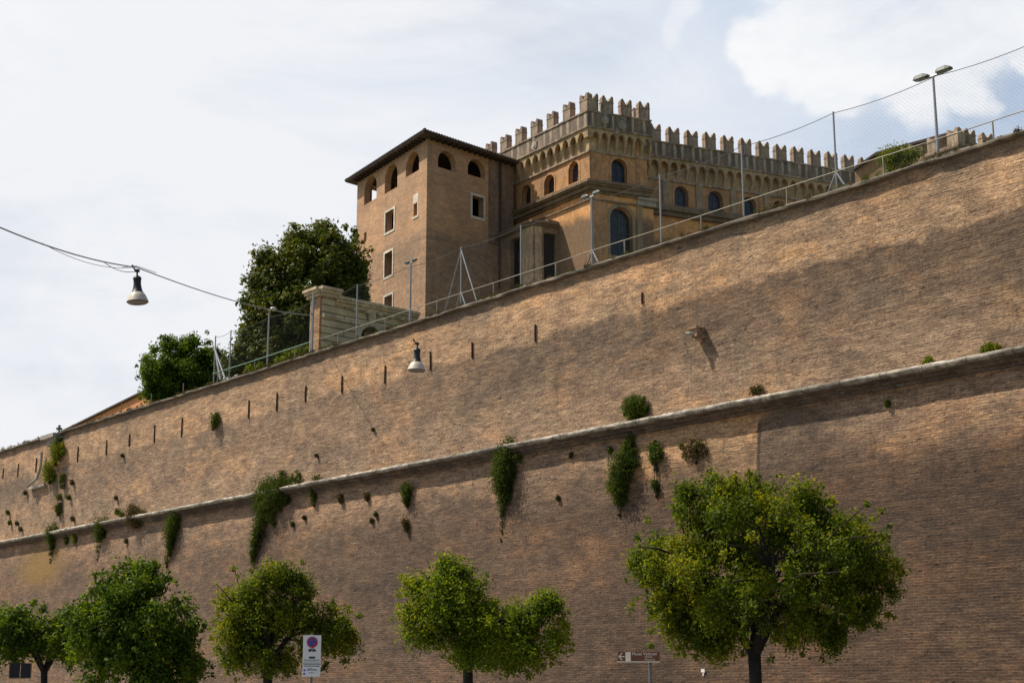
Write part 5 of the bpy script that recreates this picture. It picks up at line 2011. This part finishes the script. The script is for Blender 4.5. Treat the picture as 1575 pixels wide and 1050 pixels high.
dl = ['leftmost tiny plant speck, beneath the drain level', 'tiny dark tuft left of the stone drain', 'tiny dark tuft above the string course at the left edge',
      'second tiny dark tuft above the string course at the left edge', 'third tiny dark tuft above the string course at the left edge', 'tiny brown tuft right of the stone drain',
      'tiny brown tuft lower right of the stone drain', 'tiny green tuft just above the string course right of the drain', 'little tuft straight under the stone drain', 'tiny round tuft below the brown dry bush',
      'tiny twig left of the sparse brown dry plant', 'tiny dark tuft low right of the ivy mass', 'tiny dark tuft right beside the ivy tail', 'tiny plant under the string course left of the long hanging plant',
      'tiny plant close left of the long hanging plant', 'tiny plant right of the pointed hanging plant', 'tiny sprig left of the oval tuft', 'tiny lower sprig left of the oval tuft', 'tiny twig below the string course at the right',
      'tiny speck of green above the grassy tuft', 'tiny speck of green high in the left upper wall', 'tiny weed in the middle of the upper wall above the ivy', 'tiny weed in the upper wall left of the lamp']
for i, (x, y, r_) in enumerate(dots):
    wall_plant(dl[i], [(x, y, r_), (x, y + r_ * .6, r_ * .8)], 110, lf_d if i % 2 else lf_v, leaf=.08, seed=100 + i)

# weeds on the coping
rgw = random.Random(5)
cl = []
for i in range(900):
    s = rgw.uniform(18, 95)
    o = rgw.uniform(-.45, .10)
    if rgw.random() < .7 and math.sin(s * .9) + math.sin(s * 2.3) < .3: continue
    cl.append((W.pt(s, Z_TOP + .12 + rgw.uniform(0, .06), o), rgw.uniform(.04, .14)))
tag(foliage('weeds', cl, 26000, .07, lf_d, origin=W.pt(30, Z_TOP, 0), seed=50, up=.1, aspect=.25), 'dry weeds and grass growing along the wall top', None, None, 'stuff')
for n_, cnt in (('weeds', 9000),):
    cl = [(W.pt(rgw.uniform(18, 95), Z_TOP + .17, rgw.uniform(-1.0, .05)), rgw.uniform(.05, .17)) for i in range(170)]
    tag(foliage('weeds', cl, cnt, .08, lf_v, origin=W.pt(30, Z_TOP, -1), seed=51, up=.1, aspect=.25), 'green weeds growing along the wall top', None, None, 'stuff')

# ------------------------------------------------------------------ signs
m_sw = simple('sign_white', (0.80, 0.80, 0.78), 0.5, 0, 0.05, 3)
m_red = simple('sign_red', (0.50, 0.03, 0.05), 0.5, 0, 0.05, 3)
m_blue = simple('sign_blue', (0.03, 0.07, 0.36), 0.5, 0, 0.05, 3)
m_ink = simple('sign_ink', (0.04, 0.04, 0.05), 0.6, 0, 0.05, 3)
m_brown = simple('sign_brown', (0.15, 0.055, 0.025), 0.5, 0, 0.1, 3)
m_cream = simple('sign_cream', (0.85, 0.74, 0.58), 0.5, 0, 0.05, 3)
m_post = simple('grey_post', (0.16, 0.15, 0.14), 0.6, 0.3, 0.2, 3)


def face_frame(px, dist, yaw=0.0):
    p = at(px, 1000, dist)
    a = math.atan2(p.x, p.y) + math.pi / 2 + yaw
    return Fr((p.x, p.y), a)


def text_obj(txt, fr, s, z, o, size, mat, parent, align='LEFT', name='lettering'):
    cu = bpy.data.curves.new(name, 'FONT')
    cu.body = txt; cu.size = size; cu.extrude = .002; cu.align_x = align
    ob = bpy.data.objects.new(name, cu); COL.objects.link(ob)
    dg = bpy.context.evaluated_depsgraph_get()
    me = bpy.data.meshes.new_from_object(ob.evaluated_get(dg))
    COL.objects.unlink(ob); bpy.data.objects.remove(ob)
    me.name = name
    me.materials.clear(); me.materials.append(mat)
    p = fr.pt(s, z, o)
    sg = 1
    mt = Matrix(((fr.u.x, 0, fr.n.x, 0), (fr.u.y, 0, fr.n.y, 0), (0, 1, 0, 0), (0, 0, 0, 1)))
    me.transform(mt)
    o_ = bpy.data.objects.new(name, me); COL.objects.link(o_)
    o_.parent = parent; o_.location = p - world_loc(parent)
    return o_


# parking sign
ds = 30.0
PF = face_frame(480, ds, R(-6))
s0, z1 = PF.hit(467, 976); s1, z0 = PF.hit(492.5, 1040)
if s0 > s1: s0, s1 = s1, s0
cs = (s0 + s1) / 2; wS = s1 - s0; hS = z1 - z0
ps_ = thing('parking_sign', PF.pt(cs, 0, 0), 'white no-parking sign with a red and blue disc above lines of print', 'sign')
mb = MB(); tube(mb, [PF.pt(cs, 0, -.04), PF.pt(cs, z1 + .03, -.04)], .03, 8); mb.build('post', m_post, ps_)
mb = MB(); panel(mb, PF, rect(s0, s1, z0, z1), [], 0, -.015); bd = mb.build('board', m_sw, ps_)


def disc(c, z, r_, o, n=28):
    return [(c + r_ * math.sin(2 * math.pi * i / n), z + r_ * math.cos(2 * math.pi * i / n)) for i in range(n)]


zc = z1 - hS * .17; rr = wS * .31
mb = MB(); panel(mb, PF, disc(cs, zc, rr, 0), [disc(cs, zc, rr * .74, 0)], .006, 0.001)
a = R(45)
def bar(cx, cz, l, w_, ang):
    c_, s_ = math.cos(ang), math.sin(ang)
    return [(cx + x * c_ - y * s_, cz + x * s_ + y * c_) for x, y in ((-l, -w_), (l, -w_), (l, w_), (-l, w_))]
panel(mb, PF, bar(cs, zc, rr * .76, rr * .075, R(-45)), [], .009, .001)
mb.build('red_ring', m_red, bd)
mb = MB(); panel(mb, PF, disc(cs, zc, rr * .74, 0), [], .004, 0.001); mb.build('blue_disc', m_blue, bd)
mb = MB()
# tow-away pictogram: lorry with a crane lifting a car
zz = z1 - hS * .37
panel(mb, PF, rect(cs - wS * .20, cs - wS * .02, zz - .012, zz + .028), [], .004, .001)
panel(mb, PF, rect(cs + .0, cs + wS * .22, zz - .012, zz + .014), [], .004, .001)
panel(mb, PF, [(cs + .01, zz + .014), (cs + .06, zz + .014), (cs + .04, zz + .034), (cs + .02, zz + .034)], [], .004, .001)
panel(mb, PF, bar(cs - .02, zz + .03, .05, .005, R(25)), [], .0045, .001)
for dx in (-.16, -.07, .05, .16):
    panel(mb, PF, disc(cs + wS * dx * 1.1, zz - .018, .012, 0, 10), [], .005, .001)
panel(mb, PF, rect(cs - wS * .16, cs + wS * .18, zz - .155, zz - .115), [], .004, .001)
mb.build('pictogram', m_ink, bd)
for k_, (yy, x0, x1, h_) in enumerate(((.60, .05, .95, .012), (.645, .05, .9, .008), (.695, .02, .98, .018), (.745, .06, .95, .016), (.80, .3, .55, .008), (.835, .25, .8, .018), (.905, .35, .65, .010))):
    mb = MB(); rgk = random.Random(k_)
    x = x0
    while x < x1:
        wd = rgk.uniform(.03, .10)
        zq = z1 - hS * yy
        panel(mb, PF, rect(s0 + wS * x, s0 + wS * min(x1, x + wd), zq - h_ / 2, zq + h_ / 2), [], .004, .001)
        x += wd + .018
    mb.build('line_of_print', m_ink, bd)
mb = MB()
panel(mb, PF, disc(s0 + wS * .1, z1 - hS * .845, .02, 0, 14), [], .005, .001)
panel(mb, PF, disc(s0 + wS * .1, z1 - hS * .93, .02, 0, 14), [], .005, .001)
mb.build('blue_disc', m_blue, bd)

# brown direction sign
BF = face_frame(982, 30.5, R(4))
s0, z1 = BF.hit(950, 1002); s1, z0 = BF.hit(1015, 1016)
if s0 > s1: s0, s1 = s1, s0
flip = BF.hit(1015, 1010)[0] < BF.hit(950, 1010)[0]
wS = s1 - s0; hS = z1 - z0
cs = BF.s(987)
bs_ = thing('direction_sign', BF.pt(cs, 0, -.04), 'brown tourist direction sign with a white arrow pointing left', 'sign')
mb = MB(); tube(mb, [BF.pt(cs, 0, -.05), BF.pt(cs, z1, -.05)], .032, 8); mb.build('post', m_post, bs_)
mb = MB(); panel(mb, BF, rect(s0, s1, z0, z1), [], 0, -.02); bd = mb.build('board', m_brown, bs_)
mb = MB(); fbox(mb, BF, s0 - .02, s1 + .0, z0 - .022, z0 - .004, -.03, .02); mb.build('rim', m_cream, bs_)
X = lambda f: s0 + wS * f
zc = (z0 + z1) / 2
mb = MB()
panel(mb, BF, bar(X(.09), zc, hS * .34, hS * .05, 0), [], .004, .001)
panel(mb, BF, bar(X(.065), zc + hS * .17, hS * .28, hS * .05, R(50)), [], .005, .001)
panel(mb, BF, bar(X(.065), zc - hS * .17, hS * .28, hS * .05, R(-50)), [], .0045, .001)
mb.build('arrow', m_cream, bd)
mb = MB(); panel(mb, BF, rect(X(.185), X(.31), z0 + .002, z1 - .002), [], .004, .001); mb.build('pictogram_panel', m_cream, bd)
text_obj('Musei Vaticani', BF, X(.335), z0 + hS * .64, .002, hS * .48, m_cream, bd)
text_obj('Vatican', BF, X(.64), z0 + hS * .38, .002, hS * .30, m_cream, bd)
text_obj('Museums', BF, X(.64), z0 + hS * .08, .002, hS * .30, m_cream, bd)

# dark back of a pair of signs at the bottom left
KF = face_frame(31, 36.0, 0)
s0, z1 = KF.hit(16, 1019); s1, z0 = KF.hit(46.5, 1041.5)
if s0 > s1: s0, s1 = s1, s0
cs = KF.s(28)
kk = thing('sign_back', KF.pt(cs, 0, 0), 'dark back of a rectangular road sign under the bottom left tree', 'sign')
mb = MB(); tube(mb, [KF.pt(cs, 0, -.04), KF.pt(cs, z1, -.04)], .03, 8); mb.build('post', m_rust, kk)
mb = MB()
m_kb = simple('sign_back_black', (0.012, 0.012, 0.013), 0.6, 0, 0.3, 5)
mid = (s0 + s1) / 2
panel(mb, KF, rect(s0, mid - .006, z0, z1), [], 0, -.02)
panel(mb, KF, rect(mid + .006, s1, z0, z1), [], 0.004, -.018)
mb.build('board', m_kb, kk)
mb = MB()
fbox(mb, KF, s0 - .012, s1 + .012, z0 - .018, z0 - .002, -.03, .025)
fbox(mb, KF, s0 - .018, s0 - .003, z0, z1, -.03, .025)
fbox(mb, KF, s1 + .003, s1 + .018, z0, z1, -.03, .025)
mb.build('frame', m_rust, kk)

# white notice on the wall
o_ = (Z_LW - 2) * BAT
s, z = W.hit(1083, 1031, o_)
mb = MB()
panel(mb, W, [(s - .07, z - .05), (s + .07, z - .03), (s + .065, z + .06), (s - .075, z + .045)], [], o_ + .06, o_ + .045)
fbox(mb, W, s - .02, s + .02, z - .14, z - .05, o_ - .1, o_ + .05)
tag(mb.build('notice_plate', m_sw, origin=W.pt(s, z, o_)), 'tiny white notice plate on the wall under the largest street tree', 'notice')
